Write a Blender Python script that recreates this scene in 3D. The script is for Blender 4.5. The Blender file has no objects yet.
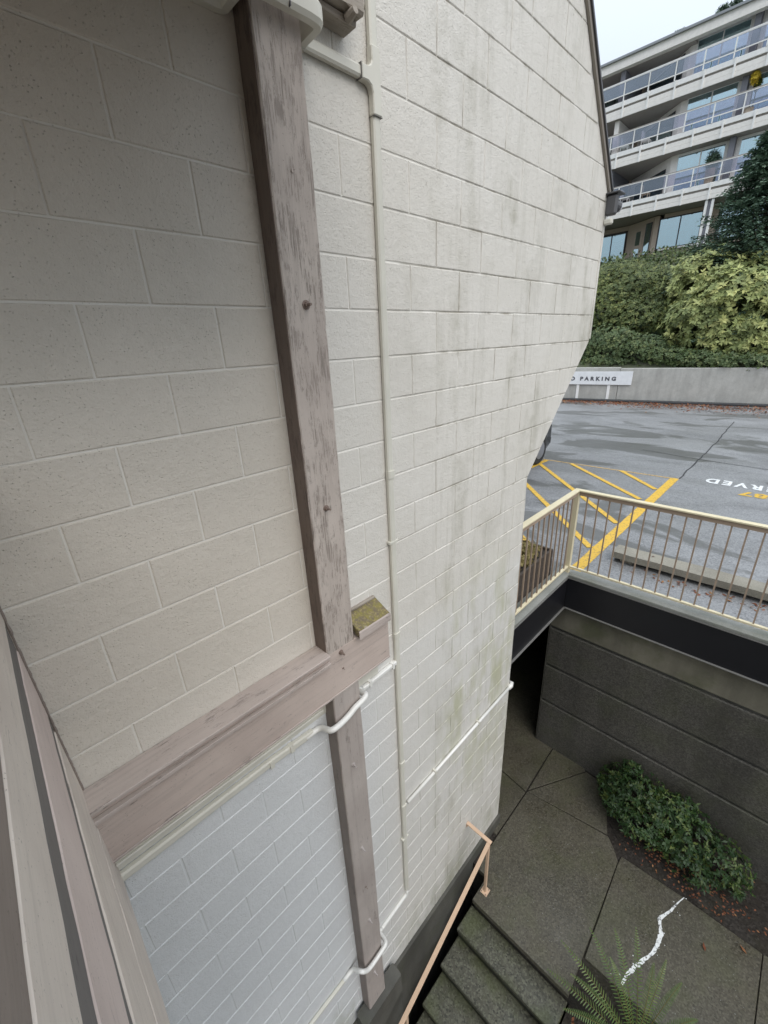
import bpy, bmesh, math, random
import numpy as np
from mathutils import Matrix, Vector, noise
rng = np.random.default_rng(7)
random.seed(7)
S = bpy.context.scene
COL = S.collection
# ------------------------------------------------------------------ camera
# world frame: X runs along the block wall away from the viewer, Y towards the wall, Z up; the lens is the origin
R_ = [[0.70264, -0.71015, -0.04449], [-0.29499, -0.23382, -0.92645], [0.64752, 0.66409, -0.37378]]
right, down, fwd = [Vector(r).normalized() for r in R_]
cd = bpy.data.cameras.new('camera'); cam = bpy.data.objects.new('camera', cd); COL.objects.link(cam)
m = Matrix.Identity(4)
for i in range(3):
    m[i][0] = right[i]; m[i][1] = -down[i]; m[i][2] = -fwd[i]
cam.matrix_world = m
cd.sensor_fit = 'VERTICAL'; cd.sensor_height = 36; cd.lens = 418.38 / 1024 * 36
cd.clip_start = 0.02; cd.clip_end = 2000
S.camera = cam
# ------------------------------------------------------------------ light
SUN_DIR = Vector((-0.25, -1.0, 1.15)).normalized()
elev = math.asin(SUN_DIR.z); rot = math.atan2(SUN_DIR.x, SUN_DIR.y)
w = bpy.data.worlds.new('World'); S.world = w; w.use_nodes = True
nt = w.node_tree; nt.nodes.clear()
out = nt.nodes.new('ShaderNodeOutputWorld'); bg = nt.nodes.new('ShaderNodeBackground')
sky = nt.nodes.new('ShaderNodeTexSky'); sky.sky_type = 'NISHITA'; sky.sun_disc = False
sky.sun_elevation = elev; sky.sun_rotation = rot; sky.dust_density = 4; sky.air_density = 1.5
mx = nt.nodes.new('ShaderNodeMixRGB'); mx.inputs[0].default_value = 0.88
# overcast cloud deck: one even pale layer, brighter overhead than at the horizon
tc = nt.nodes.new('ShaderNodeTexCoord'); sp = nt.nodes.new('ShaderNodeSeparateXYZ')
mr = nt.nodes.new('ShaderNodeMapRange'); mr.inputs[1].default_value = 0; mr.inputs[2].default_value = 1
mr.inputs[3].default_value = 4.6; mr.inputs[4].default_value = 18.6   # CIE overcast: zenith three times the horizon
nz = nt.nodes.new('ShaderNodeTexNoise'); nz.inputs['Scale'].default_value = 2.2; nz.inputs['Detail'].default_value = 3
mrn = nt.nodes.new('ShaderNodeMapRange'); mrn.inputs[3].default_value = 0.9; mrn.inputs[4].default_value = 1.1
mu = nt.nodes.new('ShaderNodeMath'); mu.operation = 'MULTIPLY'
vm = nt.nodes.new('ShaderNodeVectorMath'); vm.operation = 'SCALE'; vm.inputs[0].default_value = (0.81, 0.90, 1.01)
L = nt.links.new
L(tc.outputs['Generated'], sp.inputs[0]); L(sp.outputs['Z'], mr.inputs[0]); L(tc.outputs['Generated'], nz.inputs['Vector'])
L(nz.outputs[0], mrn.inputs[0]); L(mr.outputs[0], mu.inputs[0]); L(mrn.outputs[0], mu.inputs[1]); L(mu.outputs[0], vm.inputs['Scale'])
L(sky.outputs[0], mx.inputs[1]); L(vm.outputs[0], mx.inputs[2]); L(mx.outputs[0], bg.inputs[0]); L(bg.outputs[0], out.inputs[0])
bg.inputs[1].default_value = 0.1
sd = bpy.data.lights.new('sun', 'SUN'); sd.energy = 1.5; sd.angle = math.radians(50); sd.color = (1, 0.955, 0.9)
so = bpy.data.objects.new('sun', sd); COL.objects.link(so)
so.rotation_euler = SUN_DIR.to_track_quat('Z', 'Y').to_euler()
S.view_settings.view_transform = 'Standard'; S.view_settings.look = 'None'; S.view_settings.gamma = 1
S.view_settings.exposure = 0.22
S.cycles.max_bounces = 8; S.cycles.diffuse_bounces = 5; S.cycles.transparent_max_bounces = 8

# ------------------------------------------------------------------ constants (metres, camera frame)
WY = 1.524          # painted face of the block wall
ZL = -5.46          # lower landing
ZP = -2.62          # car park
CZ = 0.203; BZ0 = -0.061; BXH = 0.2032; BX0 = 0.57 * 0.2032
BUILD_X = 36.0

# ------------------------------------------------------------------ helpers
def tag(o, label=None, cat=None, group=None, kind=None):
    if label: o['label'] = label
    if cat: o['category'] = cat
    if group: o['group'] = group
    if kind: o['kind'] = kind
    return o
def empty(name, loc, label, cat, group=None):
    o = bpy.data.objects.new(name, None); COL.objects.link(o); o.location = loc; o.empty_display_size = 0.1
    return tag(o, label, cat, group)
def adopt(o, parent):
    if parent is not None:
        o.parent = parent
        p = Vector((0, 0, 0)); q = parent
        # every ancestor is only translated: the child keeps world coordinates
        while q is not None:
            p += q.location if q.parent is None else (q.location if q.get('_own') else Vector((0, 0, 0)))
            q = q.parent
        o.matrix_parent_inverse = Matrix.Translation(-p) if parent.type == 'EMPTY' or parent.get('_own') else Matrix.Identity(4)
    return o
def link_mesh(name, me, mat, parent=None):
    o = bpy.data.objects.new(name, me); COL.objects.link(o)
    if mat is not None and len(me.materials) == 0: me.materials.append(mat)
    return adopt(o, parent)
class MB:
    def __init__(s): s.v = []; s.f = []
    def add(s, vs, fs):
        n = len(s.v); s.v.extend([tuple(map(float, p)) for p in vs]); s.f.extend([tuple(i + n for i in f) for f in fs]); return s
    def box(s, x0, x1, y0, y1, z0, z1):
        if x0 > x1: x0, x1 = x1, x0
        if y0 > y1: y0, y1 = y1, y0
        if z0 > z1: z0, z1 = z1, z0
        return s.add([(x0,y0,z0),(x1,y0,z0),(x1,y1,z0),(x0,y1,z0),(x0,y0,z1),(x1,y0,z1),(x1,y1,z1),(x0,y1,z1)],
                     [(0,3,2,1),(4,5,6,7),(0,1,5,4),(1,2,6,5),(2,3,7,6),(3,0,4,7)])
    def prism(s, pts, ax, a, b):
        """pts: 2-D outline; ax: extrusion axis; other two axes in cyclic order x,y,z without ax"""
        n = len(pts)
        def P(p, t):
            q = list(p); q.insert(ax, t); return q
        vs = [P(p, a) for p in pts] + [P(p, b) for p in pts]
        fs = [tuple(range(n))[::-1], tuple(range(n, 2*n))] + [(i, (i+1) % n, n + (i+1) % n, n + i) for i in range(n)]
        return s.add(vs, fs)
    def sweep(s, path, wd, ht, up=(0,0,1), n=4, closed=False, rnd=False):
        """rect (n=4) or round section along a polyline; wd across, ht along up"""
        P = [Vector(p) for p in path]; U = Vector(up); rings = []
        for i, p in enumerate(P):
            a = P[max(i-1,0)]; b = P[min(i+1,len(P)-1)]; t = (b-a).normalized()
            sd_ = t.cross(U)
            if sd_.length < 1e-4: sd_ = t.cross(Vector((1,0,0)))
            sd_.normalize(); uu = sd_.cross(t).normalized()
            k = 1.0
            if 0 < i < len(P)-1:
                t1 = (P[i]-P[i-1]).normalized(); t2 = (P[i+1]-P[i]).normalized()
                c = max(0.3, math.sqrt(max(0.0,(1+t1.dot(t2))/2))); k = 1/c
            if n == 4: sec = [(-.5,-.5),(.5,-.5),(.5,.5),(-.5,.5)]
            else: sec = [(.5*math.cos(2*math.pi*j/n), .5*math.sin(2*math.pi*j/n)) for j in range(n)]
            if rnd: sec = [(sx*.5, sy*.5) for sx, sy in [(-1,-.6),(-.6,-1),(.6,-1),(1,-.6),(1,.6),(.6,1),(-.6,1),(-1,.6)]]
            rings.append([p + sd_*(q[0]*wd*k) + uu*(q[1]*ht) for q in sec])
        m_ = len(rings[0]); vs = [q for r in rings for q in r]; fs = []
        for i in range(len(rings)-1):
            for j in range(m_):
                fs.append((i*m_+j, i*m_+(j+1)%m_, (i+1)*m_+(j+1)%m_, (i+1)*m_+j))
        fs.append(tuple(range(m_))[::-1]); fs.append(tuple((len(rings)-1)*m_+j for j in range(m_)))
        return s.add(vs, fs)
    def tube(s, path, radii, n=8):
        P = [Vector(p) for p in path]
        if not hasattr(radii, '__len__'): radii = [radii]*len(P)
        rings = []; ref = Vector((0.13, 0.31, 0.94))
        for i, p in enumerate(P):
            t = (P[min(i+1,len(P)-1)]-P[max(i-1,0)]).normalized()
            a = t.cross(ref)
            if a.length < 1e-3: a = t.cross(Vector((1,0,0)))
            a.normalize(); b = t.cross(a)
            rings.append([p + (a*math.cos(2*math.pi*j/n)+b*math.sin(2*math.pi*j/n))*radii[i] for j in range(n)])
        vs = [q for r in rings for q in r]; fs = []
        for i in range(len(rings)-1):
            for j in range(n): fs.append((i*n+j, i*n+(j+1)%n, (i+1)*n+(j+1)%n, (i+1)*n+j))
        fs.append(tuple(range(n))[::-1]); fs.append(tuple((len(rings)-1)*n+j for j in range(n)))
        return s.add(vs, fs)
    def build(s, name, mat, parent=None, bevel=0, smooth=False):
        me = bpy.data.meshes.new(name); me.from_pydata(s.v, [], s.f)
        bm = bmesh.new(); bm.from_mesh(me)
        bmesh.ops.recalc_face_normals(bm, faces=bm.faces)
        if bevel: bmesh.ops.bevel(bm, geom=[e for e in bm.edges if len(e.link_faces) == 2 and e.calc_face_angle(0) > 0.5], offset=bevel, segments=1, affect='EDGES', clamp_overlap=True)
        bm.to_mesh(me); bm.free()
        if smooth:
            me.shade_smooth()
        me.update()
        return link_mesh(name, me, mat, parent)
def box(name, mat, parent, *a, bevel=0): return MB().box(*a).build(name, mat, parent, bevel)
def timber(x0, x1, y0, y1, z0, z1, axis, step=0.05, amp=0.0016, bev=0.003, seed=0.0):
    """a sawn, weathered timber: arrises chipped and slightly wavy"""
    lo = [x0,y0,z0]; hi = [x1,y1,z1]; n = max(2, int((hi[axis]-lo[axis])/step))
    o = [i for i in range(3) if i != axis]
    b = bev; a0,a1 = lo[o[0]],hi[o[0]]; c0,c1 = lo[o[1]],hi[o[1]]
    am, cm = (a0+a1)/2, (c0+c1)/2
    sec = [(a0+b,c0),(am,c0),(a1-b,c0),(a1,c0+b),(a1,cm),(a1,c1-b),(a1-b,c1),(am,c1),(a0+b,c1),(a0,c1-b),(a0,cm),(a0,c0+b)]
    vs = []; fs = []; k = len(sec)
    for i in range(n+1):
        t = lo[axis]+(hi[axis]-lo[axis])*i/n
        for j,(p,q) in enumerate(sec):
            e = 1.0 if j not in (1,4,7,10) else 0.3
            dn = noise.noise((t*9+seed, j*3.1, seed))*amp*e; dm = noise.noise((t*9+seed, j*3.1, seed+9))*amp*e
            if noise.noise((t*14+seed*2, j*1.7+5, 3)) > 0.38 and e == 1.0: dn += (am-p)*0.025; dm += (cm-q)*0.025
            v = [0,0,0]; v[axis] = t; v[o[0]] = p+dn; v[o[1]] = q+dm; vs.append(v)
    for i in range(n):
        for j in range(k): fs.append((i*k+j, i*k+(j+1)%k, (i+1)*k+(j+1)%k, (i+1)*k+j))
    fs.append(tuple(range(k))[::-1]); fs.append(tuple(n*k+j for j in range(k)))
    return MB().add(vs, fs)
def arc(c, r, a0, a1, n, fa, fb):
    """points c + r*(cos*fa + sin*fb)"""
    return [tuple(Vector(c)+Vector(fa)*(r*math.cos(a0+(a1-a0)*i/n))+Vector(fb)*(r*math.sin(a0+(a1-a0)*i/n))) for i in range(n+1)]
def rounded(path, r, n=4):
    P = [Vector(p) for p in path]; o = [P[0]]
    for i in range(1, len(P)-1):
        a = (P[i-1]-P[i]); b = (P[i+1]-P[i]); rr = min(r, a.length*.49, b.length*.49)
        p0 = P[i]+a.normalized()*rr; p2 = P[i]+b.normalized()*rr
        for k in range(n+1):
            t = k/n; o.append((1-t)**2*p0+2*t*(1-t)*P[i]+t*t*p2)
    o.append(P[-1]); return o
# px helper used only to report; geometry below is in metres

# ------------------------------------------------------------------ materials
class NT:
    def __init__(s, name):
        s.m = bpy.data.materials.new(name); s.m.use_nodes = True; s.t = s.m.node_tree
        s.b = s.t.nodes['Principled BSDF']; s.out = s.t.nodes['Material Output']
        s.geo = s.t.nodes.new('ShaderNodeNewGeometry'); s.pos = s.geo.outputs['Position']
    def n(s, ty, **kw):
        x = s.t.nodes.new(ty)
        for k, v in kw.items(): setattr(x, k, v)
        return x
    def l(s, a, b): s.t.links.new(a, b)
    def mapv(s, scale=(1,1,1), loc=(0,0,0), src=None):
        x = s.n('ShaderNodeMapping'); x.inputs['Scale'].default_value = scale; x.inputs['Location'].default_value = loc
        s.l(src or s.pos, x.inputs[0]); return x.outputs[0]
    def noise(s, sc, det=4, rough=.55, vec=None, dist=0):
        x = s.n('ShaderNodeTexNoise'); x.inputs['Scale'].default_value = sc; x.inputs['Detail'].default_value = det
        x.inputs['Roughness'].default_value = rough; x.inputs['Distortion'].default_value = dist
        s.l(vec or s.pos, x.inputs['Vector']); return x.outputs[0]
    def voro(s, sc, vec=None, feat='F1', out='Distance', rnd=1):
        x = s.n('ShaderNodeTexVoronoi', feature=feat); x.inputs['Scale'].default_value = sc; x.inputs['Randomness'].default_value = rnd
        s.l(vec or s.pos, x.inputs['Vector']); return x.outputs[out]
    def ramp(s, src, stops):
        x = s.n('ShaderNodeValToRGB'); e = x.color_ramp.elements
        while len(e) < len(stops): e.new(0.5)
        for i, (p, c) in enumerate(stops):
            e[i].position = p; e[i].color = (c[0],c[1],c[2],1) if hasattr(c,'__len__') else (c,c,c,1)
        s.l(src, x.inputs[0]); return x.outputs[0]
    def mix(s, fac, a, b, mode='MIX'):
        x = s.n('ShaderNodeMixRGB', blend_type=mode)
        for i, v in enumerate((fac, a, b)):
            if hasattr(v, 'is_linked') or hasattr(v, 'links'): s.l(v, x.inputs[i])
            elif hasattr(v, '__len__'): x.inputs[i].default_value = (v[0],v[1],v[2],1)
            else: x.inputs[i].default_value = v if i == 0 else (v,v,v,1)
        return x.outputs[0]
    def math(s, op, a, b=0.0, clamp=False):
        x = s.n('ShaderNodeMath', operation=op, use_clamp=clamp)
        for i, v in enumerate((a, b)):
            if hasattr(v, 'links'): s.l(v, x.inputs[i])
            else: x.inputs[i].default_value = v
        return x.outputs[0]
    def rng(s, src, a, b, c=0.0, d=1.0):
        x = s.n('ShaderNodeMapRange'); s.l(src, x.inputs[0])
        for i, v in enumerate((a,b,c,d)): x.inputs[i+1].default_value = v
        return x.outputs[0]
    def xyz(s):
        x = s.n('ShaderNodeSeparateXYZ'); s.l(s.pos, x.inputs[0]); return x.outputs
    def col(s, c):
        if hasattr(c, 'links'): s.l(c, s.b.inputs['Base Color'])
        else: s.b.inputs['Base Color'].default_value = (c[0],c[1],c[2],1)
    def rough(s, r):
        if hasattr(r, 'links'): s.l(r, s.b.inputs['Roughness'])
        else: s.b.inputs['Roughness'].default_value = r
    def bump(s, h, strength=.4, dist=.003, prev=None):
        x = s.n('ShaderNodeBump'); x.inputs['Strength'].default_value = strength; x.inputs['Distance'].default_value = dist
        s.l(h, x.inputs['Height'])
        if prev: s.l(prev, x.inputs['Normal'])
        s.l(x.outputs[0], s.b.inputs['Normal']); return x.outputs[0]
    def attr(s, name='rnd'):
        x = s.n('ShaderNodeAttribute'); x.attribute_name = name; return x.outputs['Fac']
def plain(name, c, r=.6, metal=0, spec=None):
    t = NT(name); nn = t.noise(6, 5); t.col(t.mix(t.rng(nn, .35, .7, 0, .35), c, [x*.72 for x in c])); t.rough(r)
    t.b.inputs['Metallic'].default_value = metal
    t.bump(t.noise(60, 4), .15, .002); return t.m
M = {}
def block_paint(name, base, mortar=False):
    t = NT(name); X, Y, Z = t.xyz()
    c = t.mix(t.rng(t.noise(2.3, 5), .3, .7), base, [base[0]*.93, base[1]*.925, base[2]*.91])
    # upper left bay: warm bounce light put into the paint colour
    warm_bounce = t.math('MULTIPLY', t.rng(Z, -1.70, -1.2, 0, .35 if mortar else 1), t.rng(X, 1.10, .95))
    c = t.mix(t.math('MULTIPLY', warm_bounce, .85), c, t.mix(t.rng(t.noise(1.9, 5), .3, .7), (.665,.605,.52), (.60,.545,.465)))
    # bay below the beam: cool skylight put into the paint colour
    bay = t.math('MULTIPLY', t.rng(Z, -1.70, -1.90), t.rng(X, 1.53, .95, .25, 1))
    c = t.mix(bay, c, t.mix(t.rng(t.noise(2.3, 5), .3, .7), (.71,.72,.72), (.67,.68,.68)))
    c = t.mix(t.math('MULTIPLY', t.rng(t.noise(38, 4, .6), .35, .75), .06), c, [.2,.19,.17])
    # darker specks in the pores of the block face
    pits = t.voro(95); pm = t.math('MULTIPLY', t.math('LESS_THAN', pits, .17), t.rng(t.noise(9, 3), .46, .62))
    c = t.mix(t.math('MULTIPLY', pm, .5), c, [.36,.33,.28])
    # rain streaks: vertical runs of grey and algae on the outer part of the wall
    st = t.noise(1, 5, .6, t.mapv((6.0, 1, 1.1)))
    st2 = t.noise(1, 5, .65, t.mapv((26, 1, 1.3), (3,0,0)))
    outer = t.rng(X, 1.55, 2.1)
    g1 = t.math('MULTIPLY', t.math('MULTIPLY', t.rng(st, .50, .72), t.rng(t.noise(5.5, 5, .7), .40, .62)), outer)
    c = t.mix(t.math('MULTIPLY', g1, .8), c, [.40,.38,.31])
    c = t.mix(t.math('MULTIPLY', t.math('MULTIPLY', t.rng(st2, .52, .7), outer), .28), c, [.40,.38,.32])
    low = t.math('MULTIPLY', t.rng(Z, -1.4, -2.3), t.rng(Z, -4.6, -3.3))
    al = t.math('MULTIPLY', t.math('MULTIPLY', t.rng(t.noise(1, 4, .6, t.mapv((4.2,1,1.3), (8,0,1))), .46, .64), low), t.rng(X, 1.8, 2.2))
    c = t.mix(t.math('MULTIPLY', al, .7), c, [.42,.42,.26])
    foot = t.math('MULTIPLY', t.rng(Z, -4.7, -5.25), t.rng(t.noise(1, 4, .6, t.mapv((6,1,2.2))), .42, .66))
    c = t.mix(t.math('MULTIPLY', foot, .62), c, [.27,.28,.19])
    # grime that gathers on the lower edge of each course and at random patches
    rowz = t.math('FRACT', t.math('MULTIPLY', t.math('ADD', Z, .061+500*CZ), 1/CZ))
    edge = t.math('MAXIMUM', t.rng(rowz, .07, .0), t.rng(rowz, .93, 1))
    en = t.rng(t.noise(1, 5, .7, t.mapv((9,1,3.5),(1,0,5))), .48, .66)
    c = t.mix(t.math('MULTIPLY', t.math('MULTIPLY', edge, en), t.math('MULTIPLY', outer, .75)), c, [.24,.215,.16])
    pt = t.math('MULTIPLY', t.rng(t.noise(2.1, 6, .72), .54, .70), outer)
    c = t.mix(t.math('MULTIPLY', pt, .38), c, [.36,.345,.28])
    # dirt specks washed along the joints
    sp = t.math('MULTIPLY', t.rng(t.noise(70, 3, .7), .64, .72), t.math('MULTIPLY', outer, t.rng(t.noise(3.3, 3), .5, .62)))
    c = t.mix(t.math('MULTIPLY', sp, .75), c, [.22,.19,.14])
    if mortar:
        jd = t.math('MULTIPLY', t.rng(t.noise(4.4, 4), .42, .6), t.rng(X, 1.4, 2.0, 0, 1))
        c = t.mix(t.math('MULTIPLY', jd, .85), c, [.27,.24,.19])
    t.col(c); t.rough(.62)
    if not mortar:
        b1 = t.bump(t.noise(24, 6, .7), .6, .008)
        b2 = t.bump(t.rng(pits, .0, .22), .6, .005, b1)
        t.bump(t.noise(150, 3, .65), .7, .003, b2)
    else: t.bump(t.noise(60, 4), .4, .003)
    return t.m
M['block'] = block_paint('painted_block', (.70,.67,.615))
M['mortar'] = block_paint('painted_mortar', (.80,.78,.73), True)  # paler than the blocks: light on the concave joints put into the colour
def paint_wood(name, base, wear=.5, grey=(.23,.2,.18), along=2):
    t = NT(name); sc = [38,38,38]; sc[along] = 1.6; sf = [160,160,160]; sf[along] = 9
    g = t.noise(1, 6, .7, t.mapv(sc)); gf = t.noise(1, 4, .6, t.mapv(sf))
    sp_ = [16,16,16]; sp_[along] = 6; pn = t.noise(1, 8, .8, t.mapv(sp_))
    c = t.mix(t.rng(t.noise(3, 4), .3, .7), base, [base[0]*.82, base[1]*.8, base[2]*.8])
    c = t.mix(t.math('MULTIPLY', t.rng(g, .48, .7), .32), c, grey)
    pe = t.math('MULTIPLY', t.rng(pn, .66-.16*wear, .71-.14*wear), t.rng(gf, .42, .55))
    c = t.mix(t.math('MULTIPLY', pe, .85), c, grey)
    ck = t.math('MULTIPLY', t.rng(gf, .63, .7), t.rng(t.noise(5, 3), .45, .6))
    c = t.mix(t.math('MULTIPLY', ck, .8*wear+.15), c, (.07,.055,.05))
    c = t.mix(t.math('MULTIPLY', t.rng(t.noise(150, 3, .6), .66, .72), .6), c, (.09,.075,.06))
    t.col(c); t.rough(.7)
    b = t.bump(g, .3, .004); b = t.bump(gf, .45*wear+.1, .002, b); t.bump(pe, .35, -.0012, b)
    return t.m
MAUVE = (.40,.335,.315)
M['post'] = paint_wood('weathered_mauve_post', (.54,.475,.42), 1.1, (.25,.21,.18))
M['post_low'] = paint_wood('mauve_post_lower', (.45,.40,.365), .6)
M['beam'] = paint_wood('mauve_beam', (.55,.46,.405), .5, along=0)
M['sidewood'] = paint_wood('dark_shaded_post_side', (.17,.13,.105), 1.0, (.08,.06,.05))  # dark brown with the shade of the left face in it
M['sidewood_low'] = paint_wood('shaded_post_side', (.26,.22,.195), .6, (.12,.1,.085))  # lower post likewise: left-face shade carried as colour
M['ledge'] = paint_wood('mauve_ledge', (.52,.45,.405), .75, along=0)
M['oldbeam'] = paint_wood('bare_old_beam', (.36,.32,.27), 1.0, (.2,.17,.13), along=0)
M['board'] = paint_wood('mauve_board', (.80,.715,.63), .35, (.46,.40,.35), along=1)
M['board_pink'] = paint_wood('pinkish_board', (.76,.64,.585), .33, (.44,.36,.32), along=1)
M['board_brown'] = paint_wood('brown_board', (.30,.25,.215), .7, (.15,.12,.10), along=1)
M['gap'] = paint_wood('dark_gap_strip', (.19,.175,.165), .4, (.09,.08,.08), along=1)
M['plastic'] = plain('beige_conduit', (.66,.64,.56), .42)
M['plastic_white'] = plain('white_conduit', (.78,.77,.73), .4)
M['bolt'] = plain('rusty_painted_bolt', (.24,.18,.15), .6, .2)
M['bolt_light'] = plain('painted_bolt', (.45,.41,.39), .5)
def moss():
    t = NT('mossy_board'); n1 = t.noise(28, 5, .7)
    c = t.mix(t.rng(n1, .42, .60), (.15,.12,.085), (.22,.19,.055)); c = t.mix(t.rng(t.noise(70,4), .52,.62), c, (.27,.22,.10))
    c = t.mix(t.rng(t.noise(12,4), .6, .68), c, (.35,.31,.27)); t.col(c); t.rough(.9); t.bump(n1, .9, .01); return t.m
M['moss'] = moss()
def concrete(name, c1, c2, speck=0, specks=150, rough=.55, green=0.0, bump=.4, wetdark=0.0):
    t = NT(name); X,Y,Z = t.xyz()
    c = t.mix(t.rng(t.noise(1.7, 5, .6), .32, .68), c1, c2)
    v = t.voro(specks, out='Color'); bw = t.n('ShaderNodeSeparateColor'); t.l(v, bw.inputs[0]); r = bw.outputs[0]
    if speck:
        c = t.mix(t.math('MULTIPLY', t.rng(r, .35, .95), speck), c, [x*2.1+.02 for x in c2])
        c = t.mix(t.math('MULTIPLY', t.rng(bw.outputs[1], .62, .95), speck), c, [x*.3 for x in c1])
    c = t.mix(t.math('MULTIPLY', t.rng(t.noise(9, 5, .7), .55, .75), .35), c, [x*.5 for x in c1])
    if green: c = t.mix(t.math('MULTIPLY', t.rng(t.noise(2.6, 5, .6), .48, .66), green), c, (.07,.085,.025))
    if wetdark: c = t.mix(t.math('MULTIPLY', t.rng(t.noise(1, 5, .6, t.mapv((3,3,.6))), .42, .66), wetdark), c, [x*.35 for x in c1])
    t.col(c); t.rough(t.rng(t.noise(3, 4), .35, .65, rough-.15, rough+.2))
    b = t.bump(t.noise(40, 5, .6), bump*.6, .004); t.bump(r, bump, .0025, b); return t.m
M['paving'] = concrete('wet_aggregate_paving', (.090,.080,.056), (.062,.056,.040), .55, 80, .42, .22, .5)
M['steps'] = concrete('wet_step_concrete', (.075,.072,.052), (.055,.055,.037), .8, 70, .45, .5)
M['riser'] = concrete('shaded_grimy_riser', (.024,.023,.019), (.014,.014,.012), .3, 85, .6, .3, .4)  # grime plus the shade under the nosings, put into the colour
M['footing'] = concrete('dark_footing', (.11,.105,.09), (.075,.075,.065), .1, 160, .7, .25, .3, .5)
M['retwall'] = concrete('dark_aggregate_wall', (.085,.078,.066), (.06,.056,.046), .6, 90, .7, .2, .8, .5)
M['retband'] = concrete('stained_smooth_band', (.20,.185,.14), (.13,.12,.09), .08, 140, .7, .5, .25, .6)
M['curb'] = concrete('pale_curb', (.29,.29,.27), (.20,.205,.185), .12, 160, .5, .25, .3)
M['wheelstop'] = concrete('wheel_stop_concrete', (.30,.28,.23), (.21,.195,.16), .2, 120, .8, .08, .4)
M['farwall'] = concrete('grey_cast_wall', (.50,.49,.455), (.38,.37,.34), .06, 30, .8, 0, .2, .35)
M['soil'] = concrete('planter_soil', (.03,.024,.018), (.018,.014,.011), .6, 60, .95, .1, 1.0)
M['ground'] = concrete('far_ground', (.09,.095,.06), (.06,.07,.04), 0, 10, .95, .5)
M['steel'] = plain('black_steel_beam', (.012,.012,.015), .38, .1)
M['steel_edge'] = plain('worn_flange_edge', (.17,.165,.155), .5)
M['cream'] = plain('cream_railing_paint', (.72,.64,.44), .42)
M['tan'] = plain('shaded_baluster_tan', (.36,.27,.20), .5)  # cream paint in shade: balusters and rail channel carry it as tan
M['copper'] = plain('salmon_handrail_paint', (.64,.45,.31), .55)
M['yellow'] = plain('yellow_line_paint', (.62,.37,.035), .5)
def worn(name, c, amt=.35):
    t = NT(name); f = t.math('MULTIPLY', t.rng(t.noise(30, 5, .7), .52, .64), amt*2, True)
    t.col(t.mix(f, c, (.09,.09,.09))); t.rough(.45); t.bump(t.noise(120,4), .4, .003); return t.m
M['yellow'] = worn('worn_yellow_paint', (.66,.41,.05), .3); M['whitepaint'] = worn('worn_white_paint', (.72,.73,.72), .25)
M['yellow_thin'] = worn('faded_yellow_paint', (.55,.36,.13), .5)
M['spill'] = worn('white_crack_paint', (.78,.80,.79), .5)
def asphalt():
    t = NT('wet_asphalt'); X,Y,Z = t.xyz()
    big = t.noise(.55, 5, .6, t.mapv((1.6,.8,1)), .6)
    c = t.mix(t.rng(big, .35, .65), (.15,.151,.153), (.26,.262,.266))
    v = t.voro(80, out='Color'); bw = t.n('ShaderNodeSeparateColor'); t.l(v, bw.inputs[0])
    c = t.mix(t.math('MULTIPLY', t.rng(bw.outputs[0], .4, 1), .6), c, (.36,.36,.36))
    c = t.mix(t.math('MULTIPLY', t.rng(bw.outputs[1], .6, 1), .5), c, (.03,.03,.033))
    pud = t.noise(.9, 5, .55, t.mapv((1.1,.45,1), (2.3,1.7,0)), .8); pf = t.rng(pud, .54, .58)
    c = t.mix(t.math('MULTIPLY', pf, .75), c, (.075,.075,.068))
    t.col(c); base = t.rng(t.noise(1.1, 5, .6, t.mapv((1,.5,1))), .35, .65, .30, .52)
    t.rough(base); t.b.inputs['Specular IOR Level'].default_value = 1.0
    b = t.bump(t.noise(.9, 3), .2, .01); t.bump(bw.outputs[0], .22, .0015, b); return t.m
M['asphalt'] = asphalt()
M['crack'] = plain('asphalt_crack_filler', (.035,.035,.036), .6)
def leafmat(name, c1, c2, c3=None, rough=.45):
    t = NT(name); a = t.attr('rnd')
    st = [(0, c1), (.6, c2)] + ([(.97, c3)] if c3 else [])
    c = t.ramp(a, st); c = t.mix(t.rng(t.noise(1.3, 3), .35, .65, 0, .55), c, [x*.62 for x in c1]); t.col(c); t.rough(rough)
    t.b.inputs['Specular IOR Level'].default_value = .35
    return t.m
M['leaf_shrub'] = leafmat('planter_shrub_leaf', (.010,.030,.008), (.034,.072,.018), (.12,.15,.035), .5)
M['leaf_rhodo'] = leafmat('olive_rosette_leaf', (.10,.135,.04), (.38,.42,.15), (.62,.60,.22), .5)
M['leaf_hedge'] = leafmat('hedge_leaf', (.055,.085,.025), (.15,.185,.055), (.30,.30,.09), .55)
M['leaf_ivy'] = leafmat('ivy_leaf', (.05,.085,.03), (.11,.15,.055), (.20,.22,.08), .5)
M['leaf_conifer'] = leafmat('conifer_needles', (.06,.11,.075), (.15,.23,.155), (.25,.34,.23), .6)
M['leaf_fern'] = leafmat('fern_pinna', (.055,.10,.022), (.10,.16,.045), (.19,.22,.07), .5)
M['leaf_dead'] = leafmat('fallen_leaf', (.16,.05,.022), (.26,.10,.05), (.36,.19,.08), .7)
M['leaf_moss'] = leafmat('dry_plant_leaf', (.12,.10,.03), (.25,.20,.07), (.32,.27,.12), .7)
M['leaf_yellow'] = leafmat('yellow_flower', (.55,.40,.03), (.7,.52,.05), None, .6)
M['bark'] = plain('bark', (.07,.05,.035), .9)
M['siding'] = plain('cream_siding', (.86,.82,.77), .6)
M['siding_white'] = plain('white_trim', (.88,.865,.84), .5)
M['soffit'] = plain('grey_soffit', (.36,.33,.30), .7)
M['slate'] = plain('slate_column', (.20,.20,.225), .6)
M['tanwall'] = plain('tan_render', (.50,.41,.33), .7)
M['darkframe'] = plain('dark_window_frame', (.05,.05,.055), .4)
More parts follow.
